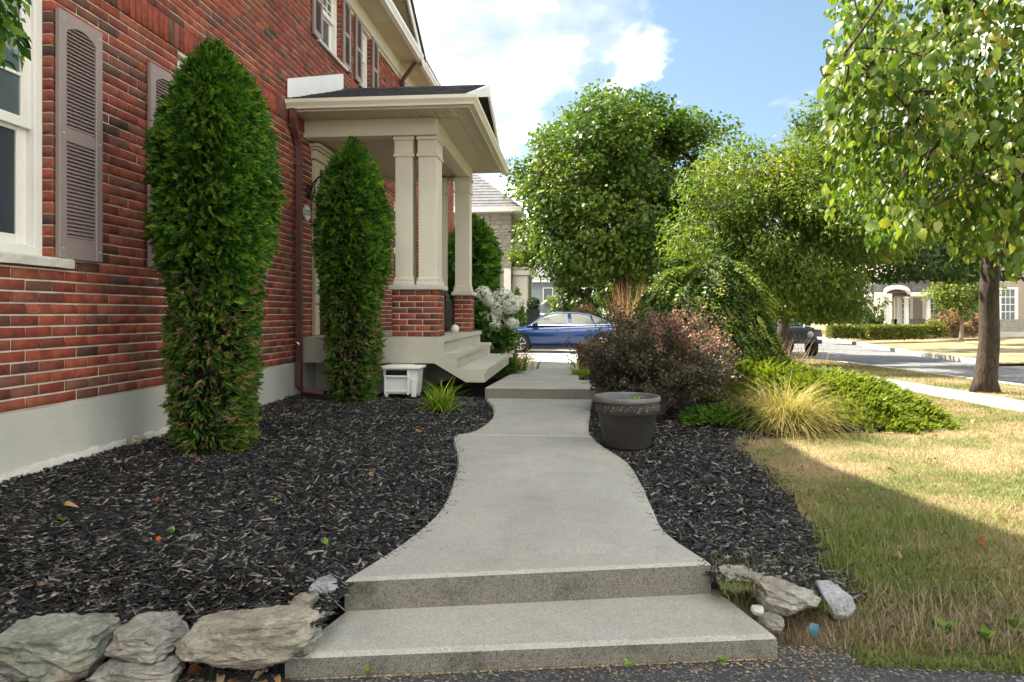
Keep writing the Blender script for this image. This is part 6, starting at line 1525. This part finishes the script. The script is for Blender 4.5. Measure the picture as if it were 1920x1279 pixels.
P = [at(*q) for q in top]; nn = (P[2] - P[0]).cross(P[5] - P[0]).normalized(); nn = nn if nn.z > 0 else -nn
mb = MB(); k = len(P); mb.add([p - nn * .035 for p in P] + [p - nn * .004 for p in P] + [p + (sum(P, Vector()) / k - p) * .07 for p in P], [tuple(range(k))] + [(r * k + i, r * k + (i + 1) % k, (r + 1) * k + (i + 1) % k, (r + 1) * k + i) for r in (0, 1) for i in range(k)] + [tuple(range(2 * k, 3 * k))])
tag(mb.build('edging_stone', 'slate_rock'), 'pale blue grey slate slab lying against the lawn edge', 'stone', RG)
tag(rock('pebble', 'round pale cream pebble in the grass beside the lower step', 'pebble', at(1420, 1141, 2.62), (.024, .02, .021), 0, 'sill_stone', 45, 3, rough=.02))
rock('glass_shard', 'teal broken plastic piece stuck in the dry grass by the driveway', 'shard', at(1527, 1178, 2.56), (.026, .008, .026), R(20), 'teal_plastic', 51, 6, rough=.03, tilt=(R(-20), R(12)))
rk('dark charcoal stone half buried right of the lower step', 1425, 1476, 1150, 1185, 2.58, .05, 'grey_rock', 57)
rock('rubble_stone', 'small tan stone by the wall footing behind the first cedar', 'stone', (-2.98, 4.42, .04), (.07, .06, .06), .3, 'tan_rock', 61)

# ---- seedlings and weeds
def weed(label, u, v, Y, r, n, mat='seedling_leaf', w=.28, lean=1.0):
    p = at(u, v, Y); zz = -.296 if Y < 2.45 else (bed_z(p.x, p.y) if p.x < 1.0 else -.27)
    root = thing('seedling', label, 'weed', (p.x, p.y, zz), 'weed seedlings')
    T = leaf_t(w, .08, .15); me = fast('leaf', T[0], T[1], True); me.materials.append(M[mat])
    for i in range(n):
        o = bpy.data.objects.new('leaf', me); COL.objects.link(o); adopt(o, root); s = r * random.uniform(.45, 1.15); a = 2 * math.pi * i / n + random.uniform(-.6, .6)
        o.location = (p.x, p.y, zz + .012 + .2 * r); o.rotation_euler = (random.uniform(.1, 1.2) * lean, random.uniform(-.4, .4), a); o.scale = (s, s, s)
    return root
def ground_Y(u, v, z): return (CAMZ - z) * 1280 / (v - 589) 
for lb, u, v, r, n in [('tiny bright green seedling near the wall footing at left', 72, 908, .028, 4), ('pair of pale green leaves lying on the middle of the left mulch', 322, 1008, .036, 3), ('small green seedling left of the path bend', 612, 1000, .035, 7),
                       ('yellowish seedling at the left side of the mulch', 118, 1012, .04, 4), ('small leaf sprout near the right of the left mulch', 516, 940, .035, 3), ('sprout close to the narrow part of the path', 690, 862, .03, 4), ('sprout in the mulch in front of the daylily', 720, 790, .03, 4)]:
    weed(lb, u, v, ground_Y(u, v, -.03), r, n)
weed('broad leaved green weed at the right edge of the driveway', 1772, 1190, 2.62, .055, 12); weed('green broad leaved weed in the lower right corner', 1900, 1175, 2.64, .06, 13)
weed('dandelion like weed at the driveway edge right of centre', 1850, 1215, 2.56, .055, 6); weed('green weed at the foot of the lower step on the right', 1352, 1222, 2.37, .032, 9); weed('small weed at the foot of the lower step on the left', 690, 1252, 2.19, .026, 8); weed('small weed at the foot of the step in the middle', 1180, 1232, 2.31, .03, 5)

# ---- fallen leaves
def curl_leaf(k):
    T = leaf_t(.36, .16 + .1 * k, .3 + .25 * k); V = T[0].copy(); V[:, 2] += .25 * np.sin(V[:, 1] * 3 + k) ; me = fast('fallen_leaf', V, T[1], True); me.materials.append(M['dry_leaf']); return me
LM = [curl_leaf(k) for k in range(4)]
def fall(P, size, label, group):
    for p in P:
        o = bpy.data.objects.new('fallen_leaf', random.choice(LM)); COL.objects.link(o); tag(o, label, 'fallen leaf', group); s = size * random.uniform(.55, 1.25)
        o.location = p; o.rotation_euler = (random.gauss(0, .5), random.gauss(0, .5), random.uniform(0, 6.28)); o.scale = (s, s, s)
P = []
while len(P) < 55:
    y = 2.7 + 5.5 * random.random() ** 1.6; x = random.uniform(bed_edge(y) + .05, min(4.6, .85 * y + .6)); P.append((x, y, float(HG(np.array([x]), np.array([y]))[0]) + .02))
fall(P, .046, 'dry brown or rusty leaf lying on the lawn', 'fallen leaves on the lawn')
P = []
for k in range(22):
    x = random.uniform(.75, 3.2); y = 2.47 + .03 * x + random.uniform(-.03, .18); P.append((x, y, -.285 + max(0, (y - 2.56)) * .35))
fall(P, .055, 'curled brown leaf in the dead grass at the right driveway edge', 'fallen leaves at the right driveway edge')
P = [(random.uniform(-1.62, -.95), 2.12 + random.uniform(-.05, .14), -.285) for k in range(30)]
fall(P, .052, 'brown and orange leaf heaped below the left edging stones', 'fallen leaves below the left stones')
P = []
for k in range(14):
    y = random.uniform(2.7, 5.5); x = random.uniform(-2.8, -1.1); P.append((x, y, bed_z(x, y) + .02))
fall(P, .045, 'small dry leaf scattered on the left mulch bed', 'fallen leaves on the left mulch')
